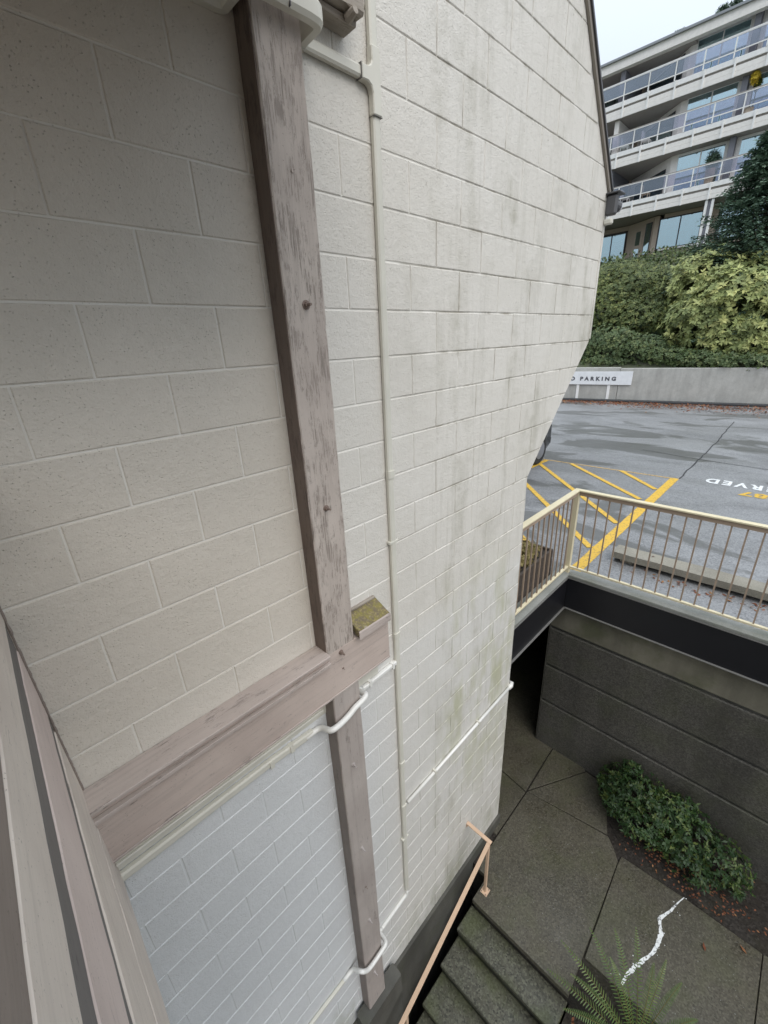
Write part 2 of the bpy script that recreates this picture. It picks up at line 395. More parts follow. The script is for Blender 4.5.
M['roofcap'] = plain('grey_roof_cap', (.30,.32,.34), .5)
M['signwhite'] = plain('white_sign_board', (.80,.81,.82), .4)
M['letter'] = plain('dark_sign_letter', (.09,.09,.10), .5)
M['fixture'] = plain('grey_fixture_metal', (.10,.10,.105), .45, .3)
M['lens'] = plain('fixture_lens', (.55,.56,.6), .15)
M['flashing'] = plain('metal_flashing', (.30,.27,.23), .45, .2)
M['car'] = plain('black_car_paint', (.012,.013,.016), .15); M['tyre'] = plain('tyre_rubber', (.02,.02,.02), .8)
M['rim'] = plain('wheel_rim', (.4,.4,.42), .3, .8); M['redlens'] = plain('tail_light_lens', (.35,.02,.02), .2)
M['planterwood'] = paint_wood('dark_planter_wood', (.07,.055,.045), .5, (.04,.03,.025), along=0)
def glassmat(name, tint, refl=.45, rough=.03):
    t = NT(name); t.t.nodes.remove(t.b)
    g = t.n('ShaderNodeBsdfGlossy'); g.inputs['Color'].default_value = (.82,.95,1,1); g.inputs['Roughness'].default_value = rough
    tr = t.n('ShaderNodeBsdfTransparent'); tr.inputs['Color'].default_value = (*tint,1)
    lw = t.n('ShaderNodeLayerWeight'); lw.inputs['Blend'].default_value = .35
    mxs = t.n('ShaderNodeMixShader'); t.l(t.rng(lw.outputs['Facing'], 0, 1, refl, .95), mxs.inputs[0]); t.l(tr.outputs[0], mxs.inputs[1]); t.l(g.outputs[0], mxs.inputs[2])
    t.l(mxs.outputs[0], t.out.inputs['Surface']); return t.m
M['glass'] = glassmat('window_glass', (.45,.75,.78), .5)
M['glass_rail'] = glassmat('balustrade_glass', (.74,.70,.78), .10)
M['curtain'] = plain('pale_curtain', (.78,.84,.83), .8); M['room'] = plain('dim_room', (.30,.33,.33), .9)

# ------------------------------------------------------------------ foliage helpers
def quad_cloud(name, P, A, Bv, mat, parent=None, rnd=None, fold=.0, Nn=None):
    """leaf-shaped quads: P base points, A length vectors, Bv half-width vectors"""
    n = len(P); v = np.empty((n,4,3)); mid = P + A*.5
    if Nn is not None: mid = mid - Nn*fold
    v[:,0] = P; v[:,1] = P + A*.45 + Bv; v[:,2] = P + A; v[:,3] = P + A*.45 - Bv
    me = bpy.data.meshes.new(name); me.vertices.add(4*n); me.vertices.foreach_set('co', v.reshape(-1))
    me.loops.add(4*n); me.loops.foreach_set('vertex_index', np.arange(4*n, dtype=np.int32))
    me.polygons.add(n); me.polygons.foreach_set('loop_start', np.arange(0,4*n,4, dtype=np.int32))
    me.update(calc_edges=True)
    at = me.attributes.new('rnd', 'FLOAT', 'FACE'); at.data.foreach_set('value', (rng.random(n) if rnd is None else rnd).astype(np.float32))
    return link_mesh(name, me, mat, parent)
def unit(a): return a/np.maximum(np.linalg.norm(a, axis=-1, keepdims=True), 1e-9)
def rosettes(centers, normals, k, ln, wd, droop=.35):
    n = len(centers); N = unit(normals); ref = unit(rng.normal(size=(n,3))); U = unit(np.cross(N, ref)); V = np.cross(N, U)
    Ps=[]; As=[]; Bs=[]; R=[]
    base = rng.random(n)
    for j in range(k):
        th = 2*np.pi*j/k + rng.random(n)*.7
        d = U*np.cos(th)[:,None] + V*np.sin(th)[:,None]
        a = unit(d + N*(rng.random((n,1))*.7 - .1) + np.array([0,0,-droop])*rng.random((n,1)))*ln*(.7+.6*rng.random((n,1)))
        b = unit(np.cross(N + .3*rng.normal(size=(n,3)), a))*wd*(.7+.5*rng.random((n,1)))
        Ps.append(centers + rng.normal(size=(n,3))*ln*.08); As.append(a); Bs.append(b); R.append(np.clip(base*.7 + rng.random(n)*.3,0,1))
    return np.concatenate(Ps), np.concatenate(As), np.concatenate(Bs), np.concatenate(R)
def blob_points(blobs, n, shell=.35, zmin=None):
    """points in the outer shell of a union of lumpy ellipsoids; returns points and outward normals"""
    vol = np.array([b[3]*b[4]+b[4]*b[5]+b[3]*b[5] for b in blobs]); pick = rng.choice(len(blobs), n, p=vol/vol.sum())
    Bm = np.array(blobs)[pick]; d = unit(rng.normal(size=(n,3)))
    r = 1 - shell*rng.random(n)**1.5
    lump = np.array([noise.noise(Vector(q*2.2)+Vector((i_*1.7,0,0)))+.5*noise.noise(Vector(q*5.5)+Vector((0,i_*2.3,0))) for q, i_ in zip(d, pick)])
    r = r*(1+.30*lump)
    P = Bm[:,:3] + d*Bm[:,3:6]*r[:,None]; N = unit(d/Bm[:,3:6])
    keep = np.ones(n, bool)
    for i, b in enumerate(blobs):
        q = (P - np.array(b[:3]))/np.array(b[3:6]); keep &= ~((np.sum(q*q, 1) < .42) & (pick != i))
    keep &= ~((N[:,2] < -.15) & (rng.random(n) < .55))
    if zmin is not None: keep &= P[:,2] > zmin
    return P[keep], N[keep]
def branches(parent, root, tips, r0, mat, name='branch'):
    for t_ in tips:
        a = Vector(root); b = Vector(t_); mid = a.lerp(b, .5)+Vector((random.uniform(-.1,.1),random.uniform(-.1,.1),.1))*(b-a).length*.5
        MB().tube([a, a.lerp(mid,.6), mid, b], [r0, r0*.8, r0*.6, r0*.25], 6).build(name, mat, parent)

# ================================================================== SETTING
# far ground
g = MB(); g.box(-250, 250, -250, 250, -8.2, -8.0); tag(g.build('ground', M['ground']), kind='structure')
# car park: L-shaped deck round the stair well
lot = MB()
lot.box(4.60, 19.9, -7.0, 1.60, -2.9, ZP); lot.box(3.19, 19.9, 1.60, 34, -2.9, ZP); lot.box(-2, 19.9, -34, -7.0, -2.9, ZP)
tag(lot.build('car_park', M['asphalt']), kind='structure')
# shallow earth body under the car park (beyond the void below the deck)
e_ = MB(); e_.box(4.72, 21, -34, 1.71, -8, -2.92); e_.box(9.0, 21, 1.73, 34, -8, -2.92); e_.box(3.2,9.0,7.0,34,-8,-2.92)
tag(e_.build('earth_fill', M['soil']), kind='structure')
# bank rising behind the far wall to the apartment block
bk = MB(); nx, ny = 26, 50; vs = []
for i in range(nx+1):
    for j in range(ny+1):
        x = 19.55 + 16.6*i/nx; y = -30+60*j/ny; t = i/nx
        z = -1.5 + (4.75+1.5)*(t**.8) + .25*noise.noise((x*.4,y*.4,0))*min(1, i/3)
        vs.append((x - .17*(y-4.4)*(1-t), y, z))
fs = [(i*(ny+1)+j, (i+1)*(ny+1)+j, (i+1)*(ny+1)+j+1, i*(ny+1)+j+1) for i in range(nx) for j in range(ny)]
bk.add(vs, fs); tag(bk.build('bank', M['ground'], smooth=True), kind='structure')
tg = MB().box(36.2, 200, -80, 90, -8, 4.6); tag(tg.build('upper_terrain', M['ground']), kind='structure')

# lower landing paving: cast slabs with open joints
J = .006
SL = [
 [(2.30,.30),(3.70,.335),(3.79,.40),(3.89,.50),(3.745,1.435),(3.02,1.44),(2.58,1.44),(2.58,1.31),(2.30,1.31)],
 [(3.745+J,1.43),(3.90+J,.515),(4.17,.61),(4.51,.85),(4.52,.985)],
 [(3.77+J,1.435),(4.525,1.0),(4.62,1.09),(4.70,1.2),(4.70,1.46),(4.37,1.455)],
 [(3.02,1.455),(3.72,1.45),(3.76,1.75),(3.90,3.2),(3.90,6.9),(3.18,6.9),(3.18,1.54),(3.02,1.54)],
 [(3.735,1.455),(4.37,1.472),(4.70,1.478),(8.9,1.78),(8.9,6.9),(3.915,6.9),(3.915,3.2),(3.775,1.75)],
 [(2.65,.293),(3.70,.328),(3.775,.32),(3.81,-.27),(3.81,-.883),(2.65,-.883)],
 [(2.65,-.891),(3.815,-.891),(3.82,-3.6),(2.65,-3.6)],
 [(2.65,-3.62),(3.82,-3.62),(3.82,-6.9),(2.65,-6.9)],
]
pv = empty('landing_paving', (3,0,ZL), 'wet dark aggregate concrete landing cast in irregular slabs at the foot of the white wall', 'paving')
pv['kind'] = 'structure'
for k_ in ('label','category'):
    if k_ in pv: del pv[k_]
for s_ in SL: MB().prism(s_, 2, ZL-.06, ZL).build('slab', M['paving'], pv, .003)
b_ = MB().box(2.335, 8.98, -6.95, 1.30, -8, ZL-.018); b_.box(2.6,8.98,1.3,6.95,-8,ZL-.018)
tag(b_.build('paving_bed', M['soil']), kind='structure')
# stair flight going down towards the viewer
st = empty('stair_flight', (2.0,.8,ZL-1.36), 'dark wet concrete steps descending beside the salmon handrail', 'stairs')
xs = [2.30, 2.055, 1.775]; xs += [1.775-.29*i for i in range(1,8)]
for i in range(1, 9):
    x1 = xs[i-1]; x0 = xs[i]; z = ZL-.17*i
    s1 = MB().box(x0, x1+.03, .30, 1.335-.004*i, z-.055, z).build('step', M['steps'], st, .008)
    MB().box(x0+.028, x1+.028, .302, 1.330-.004*i, -8, z-.0555).build('riser', M['riser'], s1)
tag(MB().box(-40, xs[8]-.001, -30, 1.53, -8, ZL-.17*9).build('lower_path', M['paving']), kind='structure')

# ================================================================== BLOCK WALL (left building)
WX = 3.165; OX = 4.12
outline = [(-1.9,-7.9),(WX,-7.9),(WX,-1.076),(OX,-.061),(OX,1.0),(2.2,3.15),(-1.9,3.15)]
wall = empty('block_wall', (1.5, WY, -5.3), 'tall white painted concrete block wall with a stepped-out far edge', 'wall')
core = MB(); core.prism([(x, z) for x, z in outline], 1, WY+.0034, WY+7.5)
core.build('mortar', M['mortar'], wall)
# the face of each course, clipped by the wall outline
def clip_poly(poly, nx_, nz_, c):
    o = []
    for i in range(len(poly)):
        a = poly[i]; b = poly[(i+1) % len(poly)]; da = a[0]*nx_+a[1]*nz_-c; db = b[0]*nx_+b[1]*nz_-c
        if da <= 0: o.append(a)
        if (da < 0 < db) or (db < 0 < da):
            t = da/(da-db); o.append((a[0]+t*(b[0]-a[0]), a[1]+t*(b[1]-a[1])))
    return o
def block_mesh(poly, name='block'):
    cx = sum(p[0] for p in poly)/len(poly); cz = sum(p[1] for p in poly)/len(poly); n = len(poly); ch = .0035
    # inset towards the centroid for the arris
    ins = []
    for i in range(n):
        a = Vector(poly[i-1]); b = Vector(poly[i]); c_ = Vector(poly[(i+1)%n]); d1 = (a-b).normalized(); d2 = (c_-b).normalized()
        bis = d1+d2
        if bis.length < 1e-5: ins.append(tuple(b)); continue
        sn = abs(d1.cross(d2)) if hasattr(d1,'cross') else 1
        bis.normalize(); s_ = max(.35, math.sin(math.acos(max(-1,min(1,d1.dot(d2))))/2)); q = b+bis*ch/s_; ins.append((q.x,q.y))
    vs = [(p[0]-cx, .010, p[1]-cz) for p in poly]+[(p[0]-cx, .0022, p[1]-cz) for p in poly]+[(p[0]-cx, 0, p[1]-cz) for p in ins]
    fs = [tuple(range(2*n,3*n))]
    for i in range(n):
        j = (i+1)%n; fs.append((i, j, n+j, n+i)); fs.append((n+i, n+j, 2*n+j, 2*n+i))
    me = bpy.data.meshes.new(name); me.from_pydata(vs, [], fs)
    bm = bmesh.new(); bm.from_mesh(me); bmesh.ops.recalc_face_normals(bm, faces=bm.faces)
    # face towards -Y
    for f in bm.faces:
        if len(f.verts) == n and all(abs(v.co.y) < 1e-6 for v in f.verts):
            if f.normal.y > 0: bmesh.ops.reverse_faces(bm, faces=bm.faces)
            break
    bm.to_mesh(me); bm.free(); return me, (cx, cz)
G = .0031   # half joint
full = {}
cand = []
for k in range(-26, 13):
    z0 = BZ0+CZ*k; z1 = z0+CZ
    n0 = 0 if k % 2 else 1      # odd rows carry joints on even half-modules
    for nn in range(n0-10, 24, 2):
        xa = BX0+BXH*nn; xb = xa+2*BXH
        if xb < -.6 or xa > OX: continue
        p = [(xa+G, z0+G), (xb-G, z0+G), (xb-G, z1-G), (xa+G, z1-G)]
        lim = WX if k < -5 else None
        if lim: p = clip_poly(p, 1, 0, lim)
        elif k < 0:
            t = (OX-WX)/(1.015); # x <= WX + t*(z+1.076)
            p = clip_poly(p, 1, -t, WX+t*1.076)
        else:
            p = clip_poly(p, 1, 0, OX); p = clip_poly(p, 1.12, 1, OX*1.12+1.0)
        if len(p) < 3: continue
        ar = abs(sum(p[i][0]*p[(i+1)%len(p)][1]-p[(i+1)%len(p)][0]*p[i][1] for i in range(len(p))))/2
        if ar < .0015: continue
        cx = sum(q[0] for q in p)/len(p); cz = sum(q[1] for q in p)/len(p)
        d = Vector((cx, WY, cz)); f_ = d.dot(fwd); u = 384+418.4*d.dot(right)/f_ if f_ > .05 else 1e6; v_ = 512+418.4*d.dot(down)/f_ if f_ > .05 else 1e6
        vis = -40 < u < 800 and -60 < v_ < 1080 and cx > -.25
        score = ar*1.524/(f_**3+1e-6) if vis else -1
        cand.append((score, p, ar > .0785 and len(p) == 4, k, cx))
cand.sort(key=lambda c: -c[0])
rest = MB(); nb = 0
for sc_, p, isfull, k, cx in cand:
    cool = False
    if sc_ > 0 and nb < 300:
        if isfull:
            key = cool
            if key not in full:
                me, _c = block_mesh([(-BXH+G,-CZ/2+G),(BXH-G,-CZ/2+G),(BXH-G,CZ/2-G),(-BXH+G,CZ/2-G)])
                me.materials.append(M['block_cool' if cool else 'block']); full[key] = me
            me = full[key]; c_ = (sum(q[0] for q in p)/4, sum(q[1] for q in p)/4)
        else:
            me, c_ = block_mesh(p); me.materials.append(M['block_cool' if cool else 'block'])
        o = bpy.data.objects.new('block', me); COL.objects.link(o); o.parent = wall
        o.matrix_parent_inverse = Matrix.Translation(-Vector(wall.location))
        o.location = (c_[0], WY+random.uniform(-.0008,.0008), c_[1]); o.rotation_euler = (random.gauss(0,.0016), random.gauss(0,.0008), random.gauss(0,.0014))
        nb += 1
    else:
        n = len(p); rest.add([(q[0], WY+.010, q[1]) for q in p]+[(q[0], WY, q[1]) for q in p], [tuple(range(n,2*n))]+[(i,(i+1)%n,n+(i+1)%n,n+i) for i in range(n)])
if rest.v:
    o = rest.build('block', M['block'], wall); o['kind'] = 'stuff'
# concrete footing of the wall
ft = MB(); ft.box(-1.9, WX+.012, 1.497, WY+.3, -7.9, -5.318); ft.build('footing', M['footing'], wall, .006)
pd_ = timber(.86, 1.30, 1.385, 1.50, -7.85, -5.17, 2, .12, .006, .012, 3.3); pd_.build('post_footing', M['footing'], wall)
# roof verge along the sloping top of the wall
dr = Vector((-1, 0, 1.12)).normalized(); nr = Vector((1.12, 0, 1)).normalized()
def verge(off0, off1, y0, y1, mat, nm, par, ext=0.02):
    a = Vector((OX, 0, 1.0))-dr*ext; b = a+dr*3.2
    pts = [a+nr*off0, b+nr*off0, b+nr*off1, a+nr*off1]
    MB().prism([(p.x,p.z) for p in pts], 1, y0, y1).build(nm, mat, par)
verge(.002, .030, WY-.018, WY+7.5, M['flashing'], 'verge_board', wall)
verge(.031, .047, WY-.030, WY+7.5, M['fixture'], 'drip_edge', wall)
ce = MB().box(OX-.02, OX+.012, WY-.006, WY+.10, -.045, .985); ce.build('corner_trim', M['block'], wall, .003)

# ---- timber frame on the wall
up = empty('timber_post', (1.04, 1.478, -1.448), 'weathered mauve upper timber post bolted to the block wall', 'post')
timber(.950, 1.130, 1.432, 1.5225, -1.452, 1.052, 2, .035, .0028, .0045, 1.2).build('post_timber', M['post'], up)
MB().box(.9465,.9505,1.4365,1.5215,-1.446,1.046).build('post_side_shade', M['sidewood'], up)  # added plate, shade of the left face put into its brown
def bolt(x, z, y, par, mat, r=.017, nut=True, ln=.018):
    wv = MB(); wv.tube([(x, y+.002, z), (x, y-.003, z)], r, 12); wh = wv.build('bolt', mat, par)
    if nut: MB().tube([(x, y-.003, z), (x, y-.014, z)], r*.66, 6).build('nut', mat, wh)
    MB().tube([(x, y-.012, z), (x, y-.014-ln, z)], [r*.34, r*.30], 8).build('shank', mat, wh)
bolt(1.040, .146, 1.432, up, M['bolt']); bolt(1.035, -.672, 1.432, up, M['bolt'], .014); bolt(1.04,.975-.42,1.433,up,M['post'],.006,False,.002)
lo = empty('timber_post', (1.04, 1.478, -5.17), 'mauve lower timber post standing on the wall footing below the beam', 'post')
timber(.957, 1.138, 1.434, 1.5225, -5.168, -1.734, 2, .035, .0022, .004, 5.2).build('post_timber', M['post_low'], lo)
MB().box(.9535,.9575,1.4385,1.5215,-5.16,-1.74).build('post_side_shade', M['sidewood_low'], lo)
for z in (-2.317, -3.11, -3.961, -4.71): bolt(1.043, z, 1.434, lo, M['bolt_light'], .013, True, .02)
bolt(1.043,-3.55,1.434,lo,M['bolt'],.006,False,.002)
bm_ = empty('timber_beam', (.65, 1.478, -1.73), 'wide pinkish mauve timber beam across the wall with a ledge on top', 'beam')
timber(-.35, 1.385, 1.431, 1.5225, -1.732, -1.447, 0, .05, .0018, .003, 8.1).build('beam_timber', M['beam'], bm_)
timber(-.35, .948, 1.401, 1.5228, -1.445, -1.428, 0, .04, .002, .003, 2.1).build('ledge_board', M['ledge'], bm_)
timber(-.35, .952, 1.409, 1.4305, -1.502, -1.482, 0, .05, .001, .002, 4.4).build('ledge_bead', M['ledge'], bm_)
timber(-.35, 1.382, 1.425, 1.4303, -1.731, -1.718, 0, .05, .001, .002, 4.9).build('lower_bead', M['ledge'], bm_)
bolt(1.033, -1.474, 1.431, bm_, M['bolt'], .014); bolt(1.038, -1.583, 1.431, bm_, M['bolt'], .006, False, .001)
# mossy weather board on the beam end
mb = MB(); mb.prism([(1.400,-1.395),(1.5225,-1.338),(1.5225,-1.385),(1.400,-1.440)], 0, 1.142, 1.372)
mb.build('mossy_cap', M['moss'], bm_, .003)
MB().prism([(1.396,-1.402),(1.400,-1.395),(1.400,-1.446),(1.396,-1.446)], 0, 1.140, 1.374).build('cap_lip', M['ledge'], bm_)
MB().box(1.15,1.365,1.503,1.5226,-1.343,-1.328).build('cap_batten', M['oldbeam'], bm_, .003)
ub = empty('timber_beam', (.6, 1.478, 1.05), 'grey weathered beam end above the conduit at the top of the photo', 'beam')
timber(-.6, 1.398, 1.415, 1.5225, 1.056, 1.36, 0, .04, .004, .005, 6.6).build('beam_timber', M['oldbeam'], ub)
timber(1.18, 1.392, 1.45, 1.5222, 1.036, 1.0545, 0, .03, .003, .003, 3.6).build('beam_batten', M['oldbeam'], ub)
MB().tube([(1.345,1.440,1.040),(1.345,1.400,1.047)], [.018,.012], 8).build('dowel_end', M['oldbeam'], ub)

# ---- conduit run
cn = empty('electrical_conduit', (1.53, 1.51, -4.5), 'beige conduit dropping down the wall from a tee and looping round both posts', 'conduit')
CX = 1.529; cy = WY-.0135; cw = .040; cdp = .025
def vrun(za, zb, nm='vertical_run', x=CX, wd=cw, dp=cdp, mat=None):
    y = WY-.001-dp/2
    MB().sweep([(x,y,za),(x,y,zb)], wd, dp, (0,1,0), rnd=True).build(nm, mat or M['plastic'], cn)
vrun(.905, -4.40); vrun(1.00, 3.0)
for z in (-.65, -1.70, -2.85, -3.32): vrun(z-.02, z+.02, 'coupling', CX+.001, .047, .031)
def hrun(pts, nm, ht=.038, dp=.026, mat=None, r=.0, rn=True):
    p = rounded(pts, r, 5) if r else pts
    return MB().sweep(p, dp, ht, (0,0,1), rnd=rn).build(nm, mat or M['plastic'], cn, smooth=False)
ycw = WY-.014
hrun([(1.17,ycw,.957),(1.47,ycw,.957)], 'straight_run')
# tee with swept throats
tee = MB(); tee.prism([(1.452,.934),(1.485,.934),(1.500,.925),(1.507,.905),(1.507,.84),(1.553,.84),(1.553,1.05),(1.507,1.05),(1.507,1.00),(1.500,.988),(1.485,.981),(1.452,.981)], 1, WY-.032, WY-.001)
tee.build('tee_fitting', M['plastic'], cn, .004)
MB().box(1.449,1.4505,WY-.0325,WY-.001,.9335,.9815).build('joint_line', M['steel_edge'], cn)
MB().box(1.5065,1.5535,WY-.0325,WY-.001,.838,.8395).build('joint_line', M['steel_edge'], cn)
# wrap round the head of the upper post
hrun([(-.6,ycw,.955),(.885,ycw,.958),(.905,1.505,.96),(.910,1.395,.965),(.945,1.392,.968),(1.135,1.392,.972),(1.175,1.395,.970),(1.178,1.51,.965),(1.20,1.51,.957)], 'saddle_bend', .062, .040, r=.035)
for x in (1.05,): MB().box(x, x+.003, 1.3705, 1.40, .94, 1.004).build('joint_line', M['darkframe'], cn)
# run below the beam and round the lower post
hrun([(-.6,ycw,-1.918),(.60,ycw,-1.928),(.845,ycw,-1.945)], 'straight_run', .046, .028)
hrun([(-.6,WY-.006,-1.825),(1.36,WY-.006,-1.825)], 'wall_moulding', .13, .010, M['plastic'])
hrun([(-.6,WY-.014,-1.852),(.93,WY-.014,-1.852)], 'wall_moulding', .022, .020, M['plastic'])
def loop(z, mat, dz=.0, r=.017, jog=.02, raw=None):
    p = rounded([(.82,1.505,z+.02),(.900,1.505,z+.01),(.925,1.50,z-.005),(.930,1.405,z-.03),(.965,1.402,z-.03),(1.03,1.402,z-.015),(1.06,1.402,z-.005+jog),(1.10,1.402,z+jog),(1.150,1.404,z+jog+.005),(1.172,1.42,z+jog+.01),(1.175,1.50,z+jog+.03),(1.20,1.507,z+jog+.035)], .03, 4)
    if raw: p = rounded(raw, .045, 5)
    MB().tube(p, r, 12).build('saddle_bend', mat, cn, smooth=True)
loop(0, M['plastic_white'], r=.0165, raw=[(.80,1.508,-1.948),(.898,1.506,-1.945),(.902,1.405,-1.902),(.96,1.402,-1.900),(1.03,1.408,-1.895),(1.075,1.408,-1.872),(1.13,1.408,-1.866),(1.168,1.410,-1.852),(1.172,1.505,-1.885),(1.215,1.508,-1.912)])
hrun([(1.205,ycw,-1.915),(1.51,ycw,-1.905)], 'straight_run', .028, .026, M['plastic_white'])
for x in (1.27,1.47): MB().box(x, x+.018, WY-.031, WY-.001, -1.93, -1.888).build('coupling', M['plastic_white'], cn)
for x in (.58,.70): MB().box(x, x+.022, WY-.034, WY-.001, -1.955, -1.912).build('coupling', M['plastic'], cn)
hrun([(1.205,ycw,-4.505),(1.53,ycw,-4.475),(1.53,ycw,-4.40)], 'straight_run', .024, .024, M['plastic_white'], r=.03)
loop(0, M['plastic_white'], r=.016, raw=[(.80,1.508,-4.515),(.892,1.506,-4.50),(.905,1.408,-4.40),(.955,1.402,-4.47),(1.03,1.402,-4.475),(1.10,1.402,-4.462),(1.172,1.403,-4.455),(1.182,1.505,-4.49),(1.215,1.508,-4.505)])
hrun([(-.8,ycw,-4.49),(.85,ycw,-4.52)], 'straight_run', .024, .024, M['plastic'])
wp = empty('wall_pipe', (2.4, 1.51, -3.31), 'thin white horizontal pipe running from the conduit to the far corner of the wall', 'pipe')
MB().tube([(1.575,1.506,-3.325),(3.13,1.506,-3.305)], .014, 10).build('pipe_run', M['plastic_white'], wp, smooth=True)
MB().tube([(3.115,1.506,-3.305),(3.16,1.506,-3.304),(3.185,1.512,-3.30),(3.19,1.55,-3.30)], [.02,.024,.024,.02], 10).build('elbow', M['plastic_white'], wp, smooth=True)

for x in (1.9, 2.55): MB().box(x,x+.016,1.488,1.5236,-3.338,-3.290).build('strap', M['plastic'], wp, .002)
for z in (-1.05,-3.7): MB().box(CX-.034,CX+.034,1.4965,1.5238,z-.008,z+.008).build('strap', M['plastic'], cn, .002)
# ---- security light at the outer edge
sl = empty('security_light', (4.13,1.50,.86), 'small dark floodlight fixed to the outer corner of the white wall', 'light fixture')
MB().box(4.09,4.14,1.44,1.522,.86,.998).build('housing', M['fixture'], sl, .012)
MB().box(4.07,4.21,1.42,1.522,1.0,1.010).build('hood', M['fixture'], sl, .003)
MB().tube([(4.141,1.475,.93),(4.18,1.46,.92)], [.036,.042], 14).build('lamp_head', M['fixture'], sl)
MB().tube([(4.18,1.46,.921),(4.20,1.45,.915)], [.039,.03], 14).build('lens', M['lens'], sl)
MB().box(4.09,4.135,1.46,1.522,.80,.838).build('sensor', M['plastic'], sl, .008)

# ---- balcony railing beside the viewer (boards run towards the wall)
br = empty('balcony_railing', (-.14, .5, -1.93), 'near mauve board balustrade at the lower left corner', 'balustrade')
def rb(z0, z1, out, mat, nm='board', th=.03, seed=0, extra=0.0):
    """a horizontal board whose outer face stands on the line X = -.1125 + .02*Y"""
    ya, yb = -1.4, 1.5215-extra; n = 60; vs = []; fs = []
    for i in range(n+1):
        y = ya+(yb-ya)*i/n; xo = -.1125+.02*y+out; e = .0016*noise.noise((y*8, seed, 0)); e2 = .0018*noise.noise((y*8, seed, 7))
        vs += [(xo-th,y,z0+e),(xo-.004+e,y,z0+e),(xo+e,y,z0+.004+e),(xo+e2,y,z1-.006+e2),(xo-.006+e2,y,z1+e2),(xo-th,y,z1+e2)]
    for i in range(n):
        for j in range(6): fs.append((i*6+j, i*6+(j+1)%6, (i+1)*6+(j+1)%6, (i+1)*6+j))
    fs.append(tuple(range(6))); fs.append(tuple(n*6+j for j in range(6)))
    MB().add(vs, fs).build(nm, mat, br)
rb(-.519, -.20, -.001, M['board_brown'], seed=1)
rb(-.705, -.520, .0, M['board'], seed=2)
rb(-.80, -.706, -.0015, M['gap'], 'gap_strip', seed=3, extra=.012)
rb(-1.068, -.802, .0, M['board_pink'], seed=4)
rb(-1.134, -1.069, -.003, M['gap'], 'gap_strip', seed=5)
rb(-1.515, -1.135, .0, M['board'], seed=6)
rb(-1.93, -1.528, .0, M['board'], seed=7)
rb(-1.527, -1.516, -.002, M['gap'], 'gap_strip', seed=8)
# crumbling sealant where the boards meet the wall
cr = MB(); zz = [-.60-.012*i for i in range(86)]
cr.tube([(-.0795+.0015*noise.noise((z*40,0,0)), 1.5195, z) for z in zz], [.0028+.0024*max(0,noise.noise((z*33,3,0)))+.0018*random.random() for z in zz], 6)
cr.build('sealant', M['board_brown'], br)
box('balcony_post', M['board'], br, -.23, -.145, -1.4, -1.31, -1.9, -.2, bevel=.004)
dk = empty('balcony_deck', (-1, 0, -1.93), 'balcony floor on the near side of the left balustrade', 'balcony')
for i in range(11): box('deck_board', M['board'], dk, -1.75+.142*i, -1.75+.142*i+.136, -1.4, 1.52, -1.49, -1.46)
box('deck_fascia', M['beam'], dk, -1.75, -.17, -1.4, -1.36, -1.93, -1.50)
box('deck_soffit', M['soffit'], dk, -1.75, -.17, -1.35, 1.52, -1.93, -1.91)
ud = empty('upper_balcony', (-.4, 0, 1.09), 'unseen balcony deck overhead, its low edges shaped to darken the left bay', 'balcony')
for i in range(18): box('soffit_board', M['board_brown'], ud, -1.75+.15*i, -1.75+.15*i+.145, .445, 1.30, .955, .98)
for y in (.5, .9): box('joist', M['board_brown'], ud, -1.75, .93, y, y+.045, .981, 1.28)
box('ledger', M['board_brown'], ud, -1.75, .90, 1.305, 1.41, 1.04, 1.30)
MB().prism([(1.36,.96),(.9,.92),(.40,.86),(.40,1.40),(1.36,1.40)], 0, .935, .975).build('shade_side_fascia', M['beam'], ud)  # unseen; sloped drop shaped to shade the upper left bay
box('fascia', M['beam'], ud, -1.75, .934, .40, .44, .64, 1.40)  # unseen; front edge dropped to cut skylight on the left bay
box('deck_top', M['board'], ud, -1.75, .934, .441, 1.40, 1.36, 1.395)
ow = empty('sky_blocker_wing', (-4,-12,-8), 'unseen opposite wing across the stair court, added to block low sky behind the viewer', 'building')  # unseen wing added to darken the court and the near wall
box('wall', M['tanwall'], ow, -16, 3.8, -18, -10.5, -8, -.2); box('roof', M['roofcap'], ow, -16.3, 4.1, -18.3, -10.2, -.199, .05)
for x in (-13,-10,-7,-4,-1,2):
    w_ = box('window', M['darkframe'], ow, x-.8, x+.8, -10.499, -10.44, -3.4, -1.6); box('pane', M['glass'], w_, x-.74, x+.74, -10.439, -10.43, -3.34, -1.66)

# ================================================================== STAIR WELL
# retaining wall under the car park, cast in bands with open grooves
rw = empty('retaining_wall', (4.6, -1.5, ZL), 'dark exposed aggregate retaining wall in horizontal bands under the black beam', 'retaining wall')
MB().box(4.585, 4.715, -6.99, 1.706, -5.62, -2.95).build('wall_core', M['footing'], rw)
bands = [(-3.452,-3.06,M['retband']), (-4.060,-3.486,M['retwall']), (-4.672,-4.094,M['retwall']), (-5.60,-4.706,M['retwall'])]
for z0, z1, mt in bands:
    for ya, yb in ((-6.98,-3.402),(-3.398,1.723)):
        MB().box(4.552, 4.584, ya, yb, z0, z1).build('panel', mt, rw, .012)
MB().box(4.552, 8.9, 1.7065, 1.7225, -5.6, -3.06).build('return_face', M['retwall'], rw)
